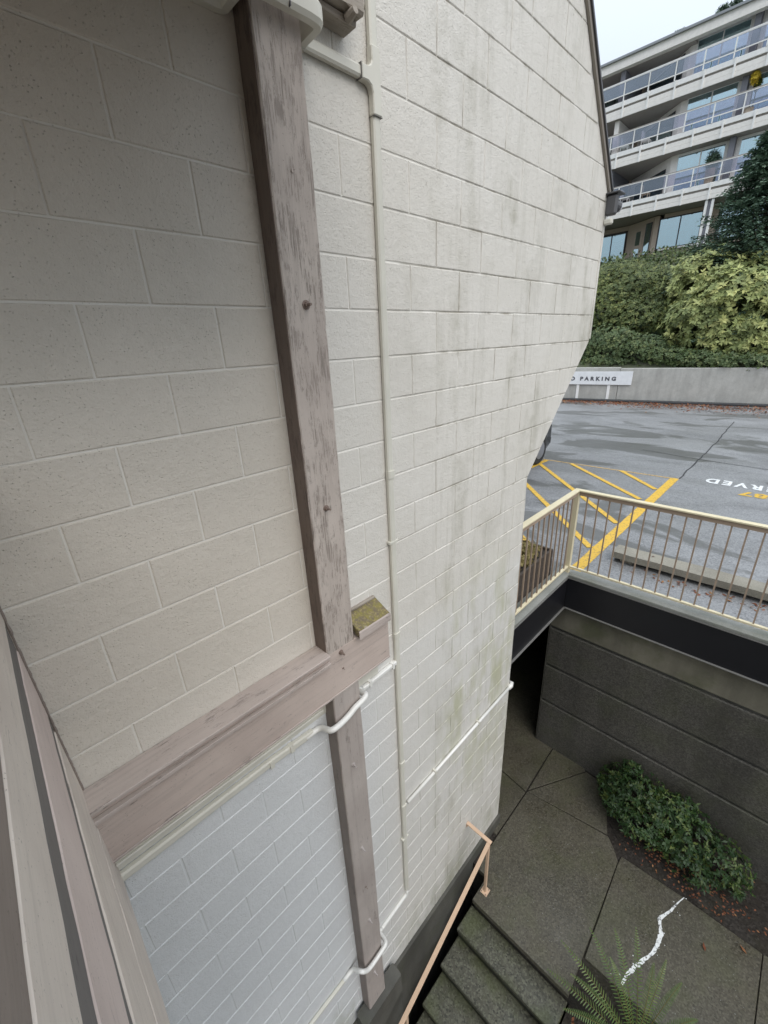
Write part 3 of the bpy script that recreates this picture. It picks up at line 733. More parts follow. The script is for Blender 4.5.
# black steel edge beams
def beam(name, label, axis, a0, a1, face, s_):
    e = empty(name, ((a0+a1)/2 if axis==0 else face, face if axis==0 else (a0+a1)/2, -3.06), label, 'steel beam')
    if axis == 1:
        MB().box(face, face+.03, a0, a1, -3.045, -2.650).build('web', M['steel'], e)
        MB().box(face-.022, face+.03, a0, a1, -3.056, -3.046).build('bottom_flange', M['steel_edge'], e, .002)
        MB().box(face-.012, face+.03, a0, a1, -2.649, -2.636).build('top_flange', M['steel_edge'], e, .002)
    else:
        MB().box(a0, a1, face, face+.03, -3.045, -2.650).build('web', M['steel'], e)
        MB().box(a0, a1, face-.020, face+.03, -3.056, -3.046).build('bottom_flange', M['steel_edge'], e, .002)
        MB().box(a0, a1, face-.012, face+.03, -2.649, -2.636).build('top_flange', M['steel_edge'], e, .002)
    return e
beam('edge_beam', 'long black steel beam above the dark retaining wall', 1, -6.99, 1.548, 4.47, 1)
beam('edge_beam', 'short black steel beam over the dark opening next to the white wall', 0, WX+.002, 4.468, 1.550, 1)
MB().box(3.19, 8.99, 1.75, 6.99, -3.1, -2.905).build('deck_soffit', M['footing']); o = bpy.data.objects['deck_soffit']; tag(o, kind='structure')
o = [q for q in COL.objects if q.name.startswith('deck_soffit') and q.parent is None]
for q in o: tag(q, kind='structure')
cb = empty('kerb', (4.5,0,-2.65), 'pale wet concrete kerb edging the car park round the stair well', 'kerb')
def kerb_y():
    mbk = MB(); pts = [(4.462,-2.634),(4.60,-2.634),(4.60,-2.590),(4.500,-2.586),(4.462,-2.600)]
    vs = [(x, -6.99, z) for x, z in pts]+[(x, 1.54, z) for x, z in pts]; n = 5
    mbk.add(vs, [tuple(range(n)), tuple(range(n,2*n))]+[(i,(i+1)%n,n+(i+1)%n,n+i) for i in range(n)]); mbk.build('kerb_length', M['curb'], cb, .004)
    mbk = MB(); pts = [(1.540,-2.634),(1.70,-2.634),(1.70,-2.590),(1.600,-2.586),(1.540,-2.600)]
    vs = [(WX+.003, y, z) for y, z in pts]+[(4.60, y, z) for y, z in pts]
    mbk.add(vs, [tuple(range(n)), tuple(range(n,2*n))]+[(i,(i+1)%n,n+(i+1)%n,n+i) for i in range(n)]); mbk.build('kerb_length', M['curb'], cb, .004)
kerb_y()
# cream railing round the well
rl = empty('metal_railing', (4.5,1.57,-2.58), 'cream painted metal railing with thin balusters round the stair well', 'railing')
RX = 4.515; RY = 1.585; ZT = -1.575
MB().box(RX-.030, RX+.030, -6.98, RY+.030, ZT-.012, ZT+.006).build('top_rail', M['cream'], rl, .003)
MB().box(RX-.016, RX+.016, -6.98, RY-.03, ZT-.055, ZT-.0125).build('rail_channel', M['tan'], rl)
MB().box(WX+.004, RX-.0305, RY-.030, RY+.030, ZT-.012, ZT+.006).build('top_rail', M['cream'], rl, .003)
MB().box(WX+.004, RX-.03, RY-.016, RY+.016, ZT-.055, ZT-.0125).build('rail_channel', M['tan'], rl)
MB().box(RX-.016, RX+.016, -6.98, RY-.027, -2.530, -2.508).build('bottom_rail', M['cream'], rl, .002)
MB().box(WX+.004, RX-.027, RY-.016, RY+.016, -2.530, -2.508).build('bottom_rail', M['cream'], rl, .002)
MB().box(RX-.0265, RX+.0265, RY-.0265, RY+.0265, -2.60, ZT-.0125).build('corner_post', M['cream'], rl, .002)
for y in (-1.6, -4.4): MB().box(RX-.02, RX+.02, y-.02, y+.02, -2.60, ZT-.056).build('post', M['cream'], rl)
bme = MB().box(-.0065,.0065,-.0065,.0065,-2.508,ZT-.0555)
bo = bme.build('baluster', M['tan'], rl); first = True
pos = [(RX, RY-.112*i) for i in range(1, 76) if abs(RY-.112*i+1.6) > .04 and abs(RY-.112*i+4.4) > .04] + [(RX-.112*i, RY) for i in range(1, 12)]
for (x, y) in pos:
    if first: o = bo; first = False
    else: o = bo.copy(); COL.objects.link(o)
    o.location = (x, y, 0)

# handrail
hr = empty('handrail', (2.46,1.255,ZL), 'salmon painted handrail returning to the white wall at the head of the dark steps', 'handrail')
zt = -4.66; HX = 2.475; HY = 1.255
def slope_z(x): return zt-(HX-x)*.585
hp = [(HX, 1.522, zt-.01), (HX, HY, zt), (-1.2, HY, slope_z(-1.2))]
MB().sweep([(HX,1.522,zt),(HX,HY-.019,zt)], .038, .012, rnd=False).build('wall_return', M['copper'], hr, .002)
MB().sweep([(HX-.0195,HY,zt-.001),(-1.2,HY,slope_z(-1.2))], .038, .012).build('sloping_rail', M['copper'], hr, .002)
MB().box(HX-.014,HX+.014,1.5235-.012,1.5235,zt-.05,zt-.008).build('wall_bracket', M['copper'], hr)
MB().sweep([(HX-.02,HY,zt-.019),(HX-.02,HY,ZL+.006)], .026, .026, (0,1,0)).build('post', M['copper'], hr, .002)
MB().box(HX-.06,HX+.02,HY-.04,HY+.035,ZL+.0005,ZL+.007).build('base_plate', M['copper'], hr)
for dx,dy in ((-.05,-.028),(-.05,.025),(.010,.025),(.010,-.028)): MB().tube([(HX+dx,HY+dy,ZL+.007),(HX+dx,HY+dy,ZL+.013)], .006, 6).build('screw', M['bolt'], hr)
for xx in (1.2, 0.0): MB().sweep([(xx,HY,slope_z(xx)-.01),(xx,HY,-7.0)], .026, .026, (0,1,0)).build('post', M['copper'], hr)

# white painted crack on the landing
pts = [(3.812,-.264,.006),(3.70,-.222,.012),(3.60,-.195,.018),(3.50,-.150,.022),(3.44,-.128,.030),(3.385,-.150,.022),(3.33,-.172,.034),(3.27,-.170,.032),(3.20,-.165,.024),(3.13,-.155,.026),(3.07,-.135,.018),(3.01,-.105,.026),(2.95,-.085,.030),(2.90,-.060,.024),(2.855,-.050,.030),(2.80,-.025,.018),(2.74,-.020,.022),(2.68,-.012,.014)]
sv = []; 
fine = []
for i in range(len(pts)-1):
    for k in range(4):
        t = k/4; fine.append([pts[i][j]*(1-t)+pts[i+1][j]*t for j in range(3)])
for i, (x, y, wd) in enumerate(fine):
    a = fine[max(i-1,0)]; b = fine[min(i+1,len(fine)-1)]; t = Vector((b[0]-a[0], b[1]-a[1])).normalized(); nrm = Vector((-t.y, t.x))
    w1 = wd*(.55+.35*noise.noise((i*.7,0,0))); w2 = wd*(.55+.35*noise.noise((i*.7,5,0)))
    sv += [(x+nrm.x*w1, y+nrm.y*w1, ZL+.0035), (x-nrm.x*w2, y-nrm.y*w2, ZL+.0035)]
mbp = MB().add(sv, [(2*i,2*i+1,2*i+3,2*i+2) for i in range(len(fine)-1)])
for _ in range(26):
    x, y, wd = random.choice(fine); cx, cy_ = x+random.gauss(0,.03), y+random.gauss(0,.03); r = random.uniform(.002,.006); n = len(mbp.v)
    mbp.add([(cx+r*math.cos(a_)*random.uniform(.6,1.2), cy_+r*math.sin(a_), ZL+.0035) for a_ in np.arange(0,6.28,1.05)], [tuple(range(6))])
tag(mbp.build('painted_crack', M['spill']), 'jagged white painted crack running across the dark landing to the planter', 'paint mark')

# planter beds
soil = MB(); nn = 22; vs = []
for i in range(nn+1):
    for j in range(nn*3+1):
        y = 1.2-8.1*j/(nn*3); x0 = 3.83 if y < .3 else 3.83+(y-.3)*.95; x = x0+(4.575-x0)*i/nn if x0 < 4.57 else 4.57
        vs.append((x, y, ZL-.03+.05*noise.noise((x*5,y*5,0))+.02*noise.noise((x*19,y*19,0))))
w_ = nn*3+1
fs = [(i*w_+j, (i+1)*w_+j, (i+1)*w_+j+1, i*w_+j+1) for i in range(nn) for j in range(w_-1)]
tag(MB().add(vs, fs).build('planter_soil', M['soil'], smooth=True), kind='structure')
tag(MB().box(-2, 2.62, -6.9, .285, -8, -5.66).build('lower_planter_soil', M['soil']), kind='structure')
tag(MB().box(1.78, 2.10, .215, .298, -8, -5.52).build('planter_kerb', M['paving'], None, .01), kind='structure')

# planter shrub
sh = empty('planter_shrub', (4.22,.1,ZL), 'dense dark green shrub spreading along the foot of the retaining wall', 'shrub')
blobs = [(4.33,.62,-5.18,.22,.20,.28),(4.30,.40,-5.08,.28,.28,.34),(4.24,.12,-5.10,.28,.30,.32),(4.26,-.18,-5.14,.27,.26,.30),(4.24,-.46,-5.20,.25,.24,.26),(4.10,.25,-5.22,.22,.30,.2),(4.30,.05,-4.95,.16,.2,.18),(4.12,-.15,-5.25,.2,.25,.18),(4.14,.55,-5.2,.12,.12,.16),(4.05,.02,-5.12,.12,.1,.12),(4.38,-.05,-4.88,.10,.1,.12),(4.2,-.62,-5.3,.14,.12,.12),(4.42,.5,-4.86,.08,.1,.12),(4.02,-.32,-5.3,.12,.14,.12)]
P, N = blob_points(blobs, 3000, .5, ZL+.02); P, A, B_, Rn = rosettes(P, N+np.array([-.2,-.1,.5]), 6, .036, .0085); _k = .6+.9*rng.random((len(P),1)); A = A*_k; B_ = B_*_k
quad_cloud('foliage', P, A, B_, M['leaf_shrub'], sh, Rn)
tips = blob_points(blobs, 60, .3, ZL+.1)[0][:26]; branches(sh, (4.25,.1,ZL-.02), [tuple(t) for t in tips], .012, M['bark'], 'stem')
# rust-coloured litter under it
n = 420; P = np.c_[4.05+rng.normal(size=n)*.16, -.25+rng.normal(size=n)*.28, np.full(n, ZL+.015)+rng.random(n)*.05]
A = unit(rng.normal(size=(n,3))*[1,1,.35])*.03; B_ = unit(np.cross(A, rng.normal(size=(n,3))*.3+[0,0,1]))*.008
keep = P[:,0] > 3.8
tag(quad_cloud('dead_leaves', P[keep], A[keep], B_[keep], M['leaf_dead']), kind='stuff')

# fern
fn = empty('fern', (2.42,-.22,-5.60), 'sword fern with arching green fronds at the lower right edge', 'fern')
def frond(base, tip, arch, wmax, nm='frond'):
    b = Vector(base); t_ = Vector(tip); n = 34; pts = []
    for i in range(n+1):
        s_ = i/n; p = b.lerp(t_, s_); p.z += arch*4*s_*(1-s_)*.5+arch*.3*s_; pts.append(p)
    P=[];A=[];B=[];R=[]
    mbx = MB(); vs=[]; fs=[]
    for i in range(2, n):
        d = (pts[i+1]-pts[i-1]).normalized(); sd = d.cross(Vector((0,0,1))).normalized(); s_ = i/n
        L_ = wmax*math.sin(math.pi*min(1,(s_*.93+.05)))**.7*(1.05-s_*.45)
        for sg in (-1,1):
            a = (sd*sg + d*.45+Vector((0,0,-.18+random.uniform(-.1,.1)))).normalized()*L_
            w = d*(.0075)
            k = len(vs); p = pts[i]; vs += [p-w*.5, p+w*.5, p+a*.6+w*.7, p+a, p+a*.55-w*.5]; fs.append((k,k+1,k+2,k+3,k+4))
    o = MB().add(vs, fs); me = bpy.data.meshes.new(nm); me.from_pydata([tuple(v) for v in vs], [], fs)
    at = me.attributes.new('rnd','FLOAT','FACE'); rr = random.random(); at.data.foreach_set('value', np.clip(rr*.6+rng.random(len(fs))*.4,0,1).astype(np.float32))
    ob = link_mesh(nm, me, M['leaf_fern'], fn)
    MB().tube([tuple(p) for p in pts[::3]], [.0035*(1-.7*i/12) for i in range(len(pts[::3]))], 5).build('rachis', M['leaf_moss'], ob)
FB = (2.42,-.22,-5.58)
for tp, ar, wm in [((2.52,.50,-5.30),.16,.062),((2.72,.33,-5.16),.20,.060),((2.30,.52,-5.42),.10,.065),((2.82,.16,-5.08),.24,.058),((2.92,.02,-5.0),.22,.055),
    ((2.74,-.16,-4.95),.20,.055),((2.80,-.36,-5.02),.22,.055),((2.66,-.50,-5.05),.22,.06),((2.45,-.62,-5.15),.18,.06),((2.12,.30,-5.35),.16,.065),((2.0,.02,-5.3),.18,.065),
    ((2.1,-.5,-5.3),.18,.06),((2.60,.12,-5.10),.22,.055),((2.95,-.24,-5.15),.20,.05),((2.35,.34,-5.3),.2,.06)]:
    frond(FB, tp, ar, wm)
n = 240; P = np.c_[2.40+rng.normal(size=n)*.2, -.1+rng.normal(size=n)*.22, np.full(n,-5.65)+rng.random(n)*.05]; keep = P[:,1] < .27; P = P[keep]; n = len(P)
A = unit(rng.normal(size=(n,3))*[1,1,.35])*.04; B_ = unit(np.cross(A, rng.normal(size=(n,3))*.3+[0,0,1]))*.011
tag(quad_cloud('fern_litter', P, A, B_, M['leaf_dead']), kind='stuff')
# grit and leaf scraps on the wet landing
n = 330; P = np.c_[2.4+1.35*rng.random(n), -.9+2.3*rng.random(n), np.full(n,ZL+.004)]; keep = ~((P[:,0]<2.66)&(P[:,1]<.3)) & ~((P[:,1]>1.3)&(P[:,0]<2.6)); P = P[keep]; n = len(P)
A = unit(rng.normal(size=(n,3))*[1,1,.12])*(.004+.010*rng.random((n,1))**2); B_ = unit(np.cross(A, rng.normal(size=(n,3))*.1+[0,0,1]))*.0035
tag(quad_cloud('landing_grit', P, A, B_, M['curb']), kind='stuff')
for (x, y, a_) in ((3.46,-.50,.4),(3.70,-.78,1.0)):
    A = np.array([[math.cos(a_), math.sin(a_), .1]])*.07; tag(quad_cloud('fallen_leaf', np.array([[x,y,ZL+.012]]), A, np.array([[-math.sin(a_)*.014, math.cos(a_)*.014, .004]]), M['leaf_dead']), 'single brown leaf lying on the wet landing right of the white crack' if y > -.6 else 'single brown leaf on the landing beside the planter soil edge', 'leaf')

# ================================================================== CAR PARK
def strip(name, a, b, wd, mat, parent, z=ZP+.004):
    a = Vector(a); b = Vector(b); t = (b-a).normalized(); nrm = Vector((-t.y,t.x))*wd/2
    n = max(2,int((b-a).length/.12)); vs=[]
    for i in range(n+1):
        p = a.lerp(b,i/n); j1 = 1+.12*noise.noise((p.x*6,p.y*6,1)); j2 = 1+.12*noise.noise((p.x*6,p.y*6,8)); vs += [(p.x+nrm.x*j1,p.y+nrm.y*j1,z),(p.x-nrm.x*j2,p.y-nrm.y*j2,z)]
    return MB().add(vs, [(2*i,2*i+1,2*i+3,2*i+2) for i in range(n)]).build(name, mat, parent)
hm = empty('hatched_marking', (7,2.6,ZP), 'yellow diagonal no-parking hatching on the wet asphalt beyond the railing', 'road marking')
strip('border_line', (4.64,1.54), (9.20,1.50), .135, M['yellow'], hm)
strip('border_line', (9.17,1.57), (9.10,4.05), .045, M['yellow_thin'], hm)
strip('border_line', (9.08,3.95), (6.2,4.02), .10, M['yellow'], hm)
for a, b in [((9.12,3.42),(6.42,1.61)),((9.12,2.55),(7.75,1.62)),((9.14,1.95+.0),(8.62,1.60)) ,((7.9,3.97),(4.9,1.61)),((6.5,3.97),(4.70,2.62))]:
    pass
for a, b in [((9.08,3.37),(6.36,1.62)),((9.14,2.38),(8.25,1.62)),((9.09,3.05),(7.60,1.62)),]:
    pass
# measured ends of the diagonals
for a, b in [((9.08,3.40),(7.62,1.66)),((9.14,2.42),(8.30,1.60)),((8.72,3.96),(6.36,1.62)),((7.36,3.62),(5.34,1.62)),((5.9,3.5),(4.72,2.0))]:
    strip('diagonal_stripe', a, b, .085, M['yellow'], hm, ZP+.0085)
cks = MB()
def crackline(pts, wd):
    v=[]; P_=[]
    for i in range(len(pts)-1):
        for k in range(14):
            t=k/14; P_.append((pts[i][0]*(1-t)+pts[i+1][0]*t, pts[i][1]*(1-t)+pts[i+1][1]*t))
    for (x,y) in P_:
        x += .025*noise.noise((x*3,y*3,4)); y += .03*noise.noise((x*3,y*3,2)); e = wd*(.7+.5*abs(noise.noise((x*7,y*7,0))))
        d = Vector((pts[-1][0]-pts[0][0], pts[-1][1]-pts[0][1])).normalized(); v += [(x-d.y*e, y+d.x*e, ZP+.003),(x+d.y*e, y-d.x*e, ZP+.003)]
    cks.add(v, [(2*i,2*i+1,2*i+3,2*i+2) for i in range(len(P_)-1)])
crackline([(9.2,1.44),(12.5,1.42),(16.4,1.5)], .016); crackline([(11.2,2.6),(10.92,1.4),(10.8,.3),(10.7,-1.5)], .014)
tag(cks.build('asphalt_seam', M['crack']), kind='structure')
# wheel stop
ws = empty('wheel_stop', (5.28,.3,ZP), 'long low concrete wheel stop just behind the cream railing', 'wheel stop')
vs=[]; prof=[(5.235,.02),(5.15,.055),(5.147,.135),(5.36,.145),(5.39,.02)]
ys = np.linspace(1.30,-2.9,40)
for y in ys:
    for (x,z) in prof: vs.append((x+.004*noise.noise((y*6,x,0))-.01*(y-.5)*.3, y, ZP+z+.006*noise.noise((y*5,x*3,3))*(z>0)))
fs=[(i*5+j,i*5+(j+1)%5,(i+1)*5+(j+1)%5,(i+1)*5+j) for i in range(39) for j in range(5)]+[(0,1,2,3,4),(195,196,197,198,199)]
MB().add(vs,fs).build('concrete_bar', M['wheelstop'], ws)
for y in (1.15,-.8,-2.7): MB().box(5.20,5.36,y-.07,y+.07,ZP+.001,ZP+.03).build('foot', M['wheelstop'], ws)
for y in (.9,-1.9): MB().tube([(5.28,y,ZP+.12),(5.28,y,ZP+.15)], .012, 8).build('fixing_pin', M['bolt'], ws)
# lettering
def text(name, body, mat, loc, size, basis, parent=None, extrude=.0, sx=1.0, spacing=1.0, bold=0.0, fitw=0):
    cu = bpy.data.curves.new(name, 'FONT'); cu.body = body; cu.size = size; cu.space_character = spacing; cu.extrude = extrude; cu.offset = bold; cu.align_x='LEFT'
    ob = bpy.data.objects.new(name+'_tmp', cu); COL.objects.link(ob); dg = bpy.context.evaluated_depsgraph_get(); dg.update()
    me = bpy.data.meshes.new_from_object(ob.evaluated_get(dg)); bpy.data.objects.remove(ob); bpy.data.curves.remove(cu)
    if fitw: xs_ = [v.co.x for v in me.vertices]; x0_ = min(xs_); sx = fitw/(max(xs_)-x0_); me.transform(Matrix.Translation((-x0_,0,0)))
    me.name = name; X_, Y_ = Vector(basis[0]), Vector(basis[1]); Z_ = X_.cross(Y_)
    mat4 = Matrix(((X_.x*sx,Y_.x,Z_.x,loc[0]),(X_.y*sx,Y_.y,Z_.y,loc[1]),(X_.z*sx,Y_.z,Z_.z,loc[2]),(0,0,0,1))); me.transform(mat4)
    me.materials.clear()
    return link_mesh(name, me, mat, parent)
# read from the far side of the bay
tb = ((0,1,0),(-1,0,0))
o = text('bay_lettering', 'RESERVED', M['whitepaint'], (9.53,-.50,ZP+.005), .40, tb, bold=.016, fitw=1.55, spacing=1.35); tag(o, 'white stencilled word RESERVED painted upside down on the asphalt', 'road marking')
o = text('bay_number', '87', M['yellow'], (9.03,.142,ZP+.005), .33, tb, bold=.012, fitw=.377, spacing=1.1); tag(o, 'yellow stencilled number 87 painted next to the word RESERVED', 'road marking')

# far wall of the car park with sign
A0 = Vector((18.62,7.9)); dW = (Vector((19.78,1.03))-A0).normalized(); nW = Vector((dW.y,-dW.x))
if nW.x > 0: nW = -nW      # towards the viewer
def wp_(s_, off): p = A0+dW*s_+nW*off; return (p.x, p.y)
fw = empty('car_park_wall', (A0.x+.3, A0.y-3, ZP), 'grey cast concrete wall at the far side of the car park', 'retaining wall')
s_ = -22
while s_ < 30:
    a = wp_(s_+.008,0); b = wp_(s_+4.85-.008,0); c_ = wp_(s_+4.85-.008,-.28); d_ = wp_(s_+.008,-.28)
    top = -1.33-.012*s_*.6
    MB().prism([a,b,c_,d_], 2, ZP-.2, top).build('wall_panel', M['farwall'], fw, .01); s_ += 4.85
a=wp_(-22,.22); b=wp_(29,.22); c_=wp_(29,.001); d_=wp_(-22,.001)
kb = MB().prism([a,b,c_,d_], 2, ZP-.1, ZP+.09).build('far_kerb', M['crack'], None, .03); tag(kb, 'low dark asphalt kerb along the base of the far grey wall', 'kerb')
sg = empty('wall_sign', (A0.x+.2, A0.y-1.2, -1.9), 'long white NO PARKING sign board on the far grey wall', 'sign')
# extent along the wall: Y 5.25 .. 8.3
def s_at_y(y): return (y-A0.y)/dW.y
s1 = s_at_y(5.22); s0 = s_at_y(8.35)
a=wp_(s0,.06); b=wp_(s1,.06); c_=wp_(s1,.03); d_=wp_(s0,.03)
MB().prism([a,b,c_,d_], 2, -1.965, -1.455).build('sign_board', M['signwhite'], sg, .004)
for sv_ in (s_at_y(6.0), s_at_y(7.15)):
    a=wp_(sv_-.05,.029); b=wp_(sv_+.05,.029); c_=wp_(sv_+.05,.002); d_=wp_(sv_-.05,.002); MB().prism([a,b,c_,d_],2,ZP+.09,-1.97).build('sign_post', M['siding_white'], sg)
tx = wp_(s_at_y(7.70), .064)
text('lettering', 'NO PARKING', M['letter'], (tx[0],tx[1],-1.80), .20, ((dW.x,dW.y,0),(0,0,1)), sg, .002, 1.15, 1.65, .010, fitw=1.95)
# leaf litter along the wall, thicker on the right
n = 5200; sv_ = rng.uniform(-4, 16, n); wdt = .15+.085*np.clip(sv_+2, 0, 12); off = .25+np.abs(rng.normal(size=n))*wdt
P = np.array([[*wp_(a_, b2), 0] for a_, b2 in zip(sv_, off)]); P[:,2] = ZP+.008+rng.random(n)*.02
A = unit(rng.normal(size=(n,3))*[1,1,.25])*.085; B_ = unit(np.cross(A, rng.normal(size=(n,3))*.2+[0,0,1]))*.026
tag(quad_cloud('leaf_litter', P, A, B_, M['leaf_dead']), kind='stuff')
n = 200; P = np.c_[5.02+rng.random(n)*.16-.05, 1.2-3*rng.random(n), np.full(n,ZP+.006)]; m_=rng.random(n) < np.clip(.25+(1.0-P[:,1])*.4,0,1); P=P[m_]; n=len(P)
A = unit(rng.normal(size=(n,3))*[1,1,.2])*.05; B_ = unit(np.cross(A, rng.normal(size=(n,3))*.2+[0,0,1]))*.014
tag(quad_cloud('kerb_leaves', P, A, B_, M['leaf_dead']), kind='stuff')

# timber planter box beside the railing corner
pb = empty('planter_box', (3.85,1.94,ZP), 'dark timber planter with dry mossy growth behind the railing beside the white wall', 'planter')
PX0,PX1,PY0,PY1 = 3.38,4.30,1.73,2.16
for i in range(3):
    z = ZP+.01+.118*i
    MB().box(PX0,PX1,PY0-.03,PY0-.001,z,z+.111).build('plank', M['planterwood'], pb, .004); MB().box(PX0,PX1,PY1,PY1+.03,z,z+.111).build('plank', M['planterwood'], pb, .004)
    MB().box(PX0-.03,PX0-.001,PY0-.03,PY1+.03,z,z+.111).build('plank', M['planterwood'], pb, .004); MB().box(PX1+.001,PX1+.03,PY0-.03,PY1+.03,z,z+.111).build('plank', M['planterwood'], pb, .004)
MB().box(PX0,PX1,PY0,PY1-.001,ZP+.01,ZP+.33).build('soil', M['soil'], pb)
dp_ = empty('dry_plant', (3.85,1.94,ZP+.33), 'dry yellow green ground plant filling the timber planter', 'plant')
P, N = blob_points([(3.6,1.94,ZP+.35,.2,.19,.09),(3.85,1.93,ZP+.35,.2,.2,.12),(4.1,1.95,ZP+.35,.18,.19,.10)], 1700, .6); P,A,B_,Rn = rosettes(P,N,4,.032,.009); quad_cloud('foliage', P,A,B_, M['leaf_moss'], dp_, Rn)

# dark parked car mostly hidden by the wall
car = empty('parked_car', (7.1,4.95,ZP), 'black parked car mostly hidden behind the white wall edge', 'car')
def car_body():
    secs = [(4.95,.30,.62,.60),(5.1,.22,.72,.80),(5.6,.20,.85,.88),(6.3,.20,.92,.90),(8.6,.20,.98,.90),(9.05,.24,.95,.86),(9.22,.32,.80,.74)]
    vs=[]; 
    for (x,zl,zh,hw) in secs:
        cyy=4.95
        for (yy,zz) in [(-hw*.92,zl),(-hw,zl+.12),(-hw,zh-.2),(-hw*.9,zh-.03),(-hw*.5,zh),(hw*.5,zh),(hw*.9,zh-.03),(hw,zh-.2),(hw,zl+.12),(hw*.92,zl)]: vs.append((x,cyy+yy,ZP+zz))
    k=10; fs=[(i*k+j,i*k+(j+1)%k,(i+1)*k+(j+1)%k,(i+1)*k+j) for i in range(len(secs)-1) for j in range(k)]+[tuple(range(k)),tuple((len(secs)-1)*k+j for j in range(k))]
    MB().add(vs,fs).build('body', M['car'], car, smooth=True)
    vs=[]; 
    for (x,zh,hw) in [(6.0,.90,.78),(6.75,1.40,.62),(8.1,1.44,.62),(8.95,.96,.76)]:
        for (yy,zz) in [(-.80 if zh<1 else -hw-.12,.88),(-hw,zh-.05),(-hw*.7,zh),(hw*.7,zh),(hw,zh-.05),(.80 if zh<1 else hw+.12,.88)]: vs.append((x,4.95+yy,ZP+zz))
    k=6; fs=[(i*k+j,i*k+(j+1)%k,(i+1)*k+(j+1)%k,(i+1)*k+j) for i in range(3) for j in range(k)]+[tuple(range(k)),tuple(3*k+j for j in range(k))]
    MB().add(vs,fs).build('cabin', M['car'], car, smooth=False)
car_body()
for x in (5.75,8.45):
    for sgn in (-1,1):
        y=4.95+sgn*.80; wv=MB().tube([(x,y-.11,ZP+.325),(x,y+.11,ZP+.325)], .32, 24); wo=wv.build('wheel', M['tyre'], car, .02)
        MB().tube([(x,y+sgn*.10,ZP+.325),(x,y+sgn*.118,ZP+.325)], .2, 16).build('rim', M['rim'], wo)
for y in (4.30,5.6): MB().box(9.10,9.215,y-.12,y+.12,ZP+.62,ZP+.74).build('tail_light', M['redlens'], car, .01)
MB().box(9.14,9.26,4.16,5.74,ZP+.30,ZP+.48).build('bumper', M['tyre'], car, .03)
MB().box(9.19,9.235,4.7,5.2,ZP+.54,ZP+.66).build('number_plate', M['signwhite'], car)

for q in [car]: q.location += Vector((.20,-.10,0))
# ================================================================== PLANTING ON THE BANK
def shrub(name, label, cat, blobs, n, k, ln, wd, mat, root, group=None, shell=.45, droop=.35):
    e = empty(name, root, label, cat, group); P,N = blob_points(blobs, n, shell); P,A,B_,Rn = rosettes(P,N+np.array([-.35,0,.45]),k,ln,wd,droop)
    quad_cloud('foliage', P,A,B_, mat, e, Rn)
    tp = [(b[0],b[1],b[2]+b[5]*.4) for b in blobs]; branches(e, root, tp, .06, M['bark'])
    return e
def BP(px, py, X_):     # a point on the bank seen through the lens at image position px,py, X_ metres out
    d = right*(px-384)+down*(py-512)+fwd*418.38; return d*(X_/d.x)
def ell(px, py, X_, rpx, rpz, depth):
    p = BP(px,py,X_); f_ = p.dot(fwd); return (p.x,p.y,p.z, depth, rpx*f_/418.4*1.25, rpz*f_/418.4)
bl = [ell(*q) for q in [(704,275,21.6,26,22,1.1),(735,300,20.9,34,30,1.3),(702,320,20.7,28,28,1.2),(684,336,21.0,14,16,.8),(725,335,20.8,30,22,1.0),(765,320,21.0,24,30,1.1),(698,292,21.6,24,24,1.0),(752,272,22.2,24,18,1.0),(748,345,20.7,20,14,.7)]]
shrub('olive_shrub', 'large light olive shrub with leaf rosettes bulging over the far wall', 'shrub', bl, 3800, 8, .17, .042, M['leaf_rhodo'], tuple(BP(712,330,22.2)-Vector((0,0,1.2))), shell=.4)
bl = [ell(*q) for q in [(610,288,22.4,26,22,1.1),(634,294,22.2,24,22,1.1),(600,310,21.6,26,26,1.0),(635,320,21.4,28,20,1.0),(652,306,22.2,16,22,.9),(655,280,23.4,20,12,1.0),(620,276,23.4,30,12,1.0),(590,300,21.8,20,26,1)]]
shrub('tall_hedge', 'clipped olive green hedge between the white wall edge and the rosette shrub', 'hedge', bl, 15000, 5, .085, .024, M['leaf_hedge'], tuple(BP(630,325,22.4)-Vector((0,0,1.0))), shell=.35)
bl = [ell(*q) for q in [(585,350,20.2,16,20,.7),(610,348,20.1,20,20,.7),(640,350,20.1,20,14,.7),(665,356,20.1,18,10,.6),(700,360,20.0,26,10,.5),(745,363,20.0,30,9,.5),(568,358,20.0,14,12,.5),(600,362,19.8,24,8,.4)]]
iv = empty('ivy', tuple(BP(630,350,20.6)-Vector((0,0,.8))), 'dark trailing ivy hanging over the top of the far grey wall', 'climbing plant')
P,N = blob_points(bl, 7000, .5); P,A,B_,Rn = rosettes(P,N+np.array([-.5,0,.2]),4,.09,.034); quad_cloud('foliage', P,A,B_, M['leaf_ivy'], iv, Rn)
branches(iv, tuple(iv.location), [tuple(b[:3]) for b in bl], .03, M['bark'], 'stem')
# ground cover on the rest of the bank
n = 16000; xx = 20.4+14.5*rng.random(n); yy = -8+24*rng.random(n); tt=(xx-19.55)/16.6; zz = -1.5+6.25*tt**.8
P = np.c_[xx-.17*(yy-4.4)*(1-tt), yy, zz+.05+.5*rng.random(n)]; A = unit(rng.normal(size=(n,3))+[-.3,0,.5])*.22; B_ = unit(np.cross(A, rng.normal(size=(n,3))+[-.5,0,1]))*.06
tag(quad_cloud('ground_cover', P,A,B_, M['leaf_ivy']), kind='stuff')
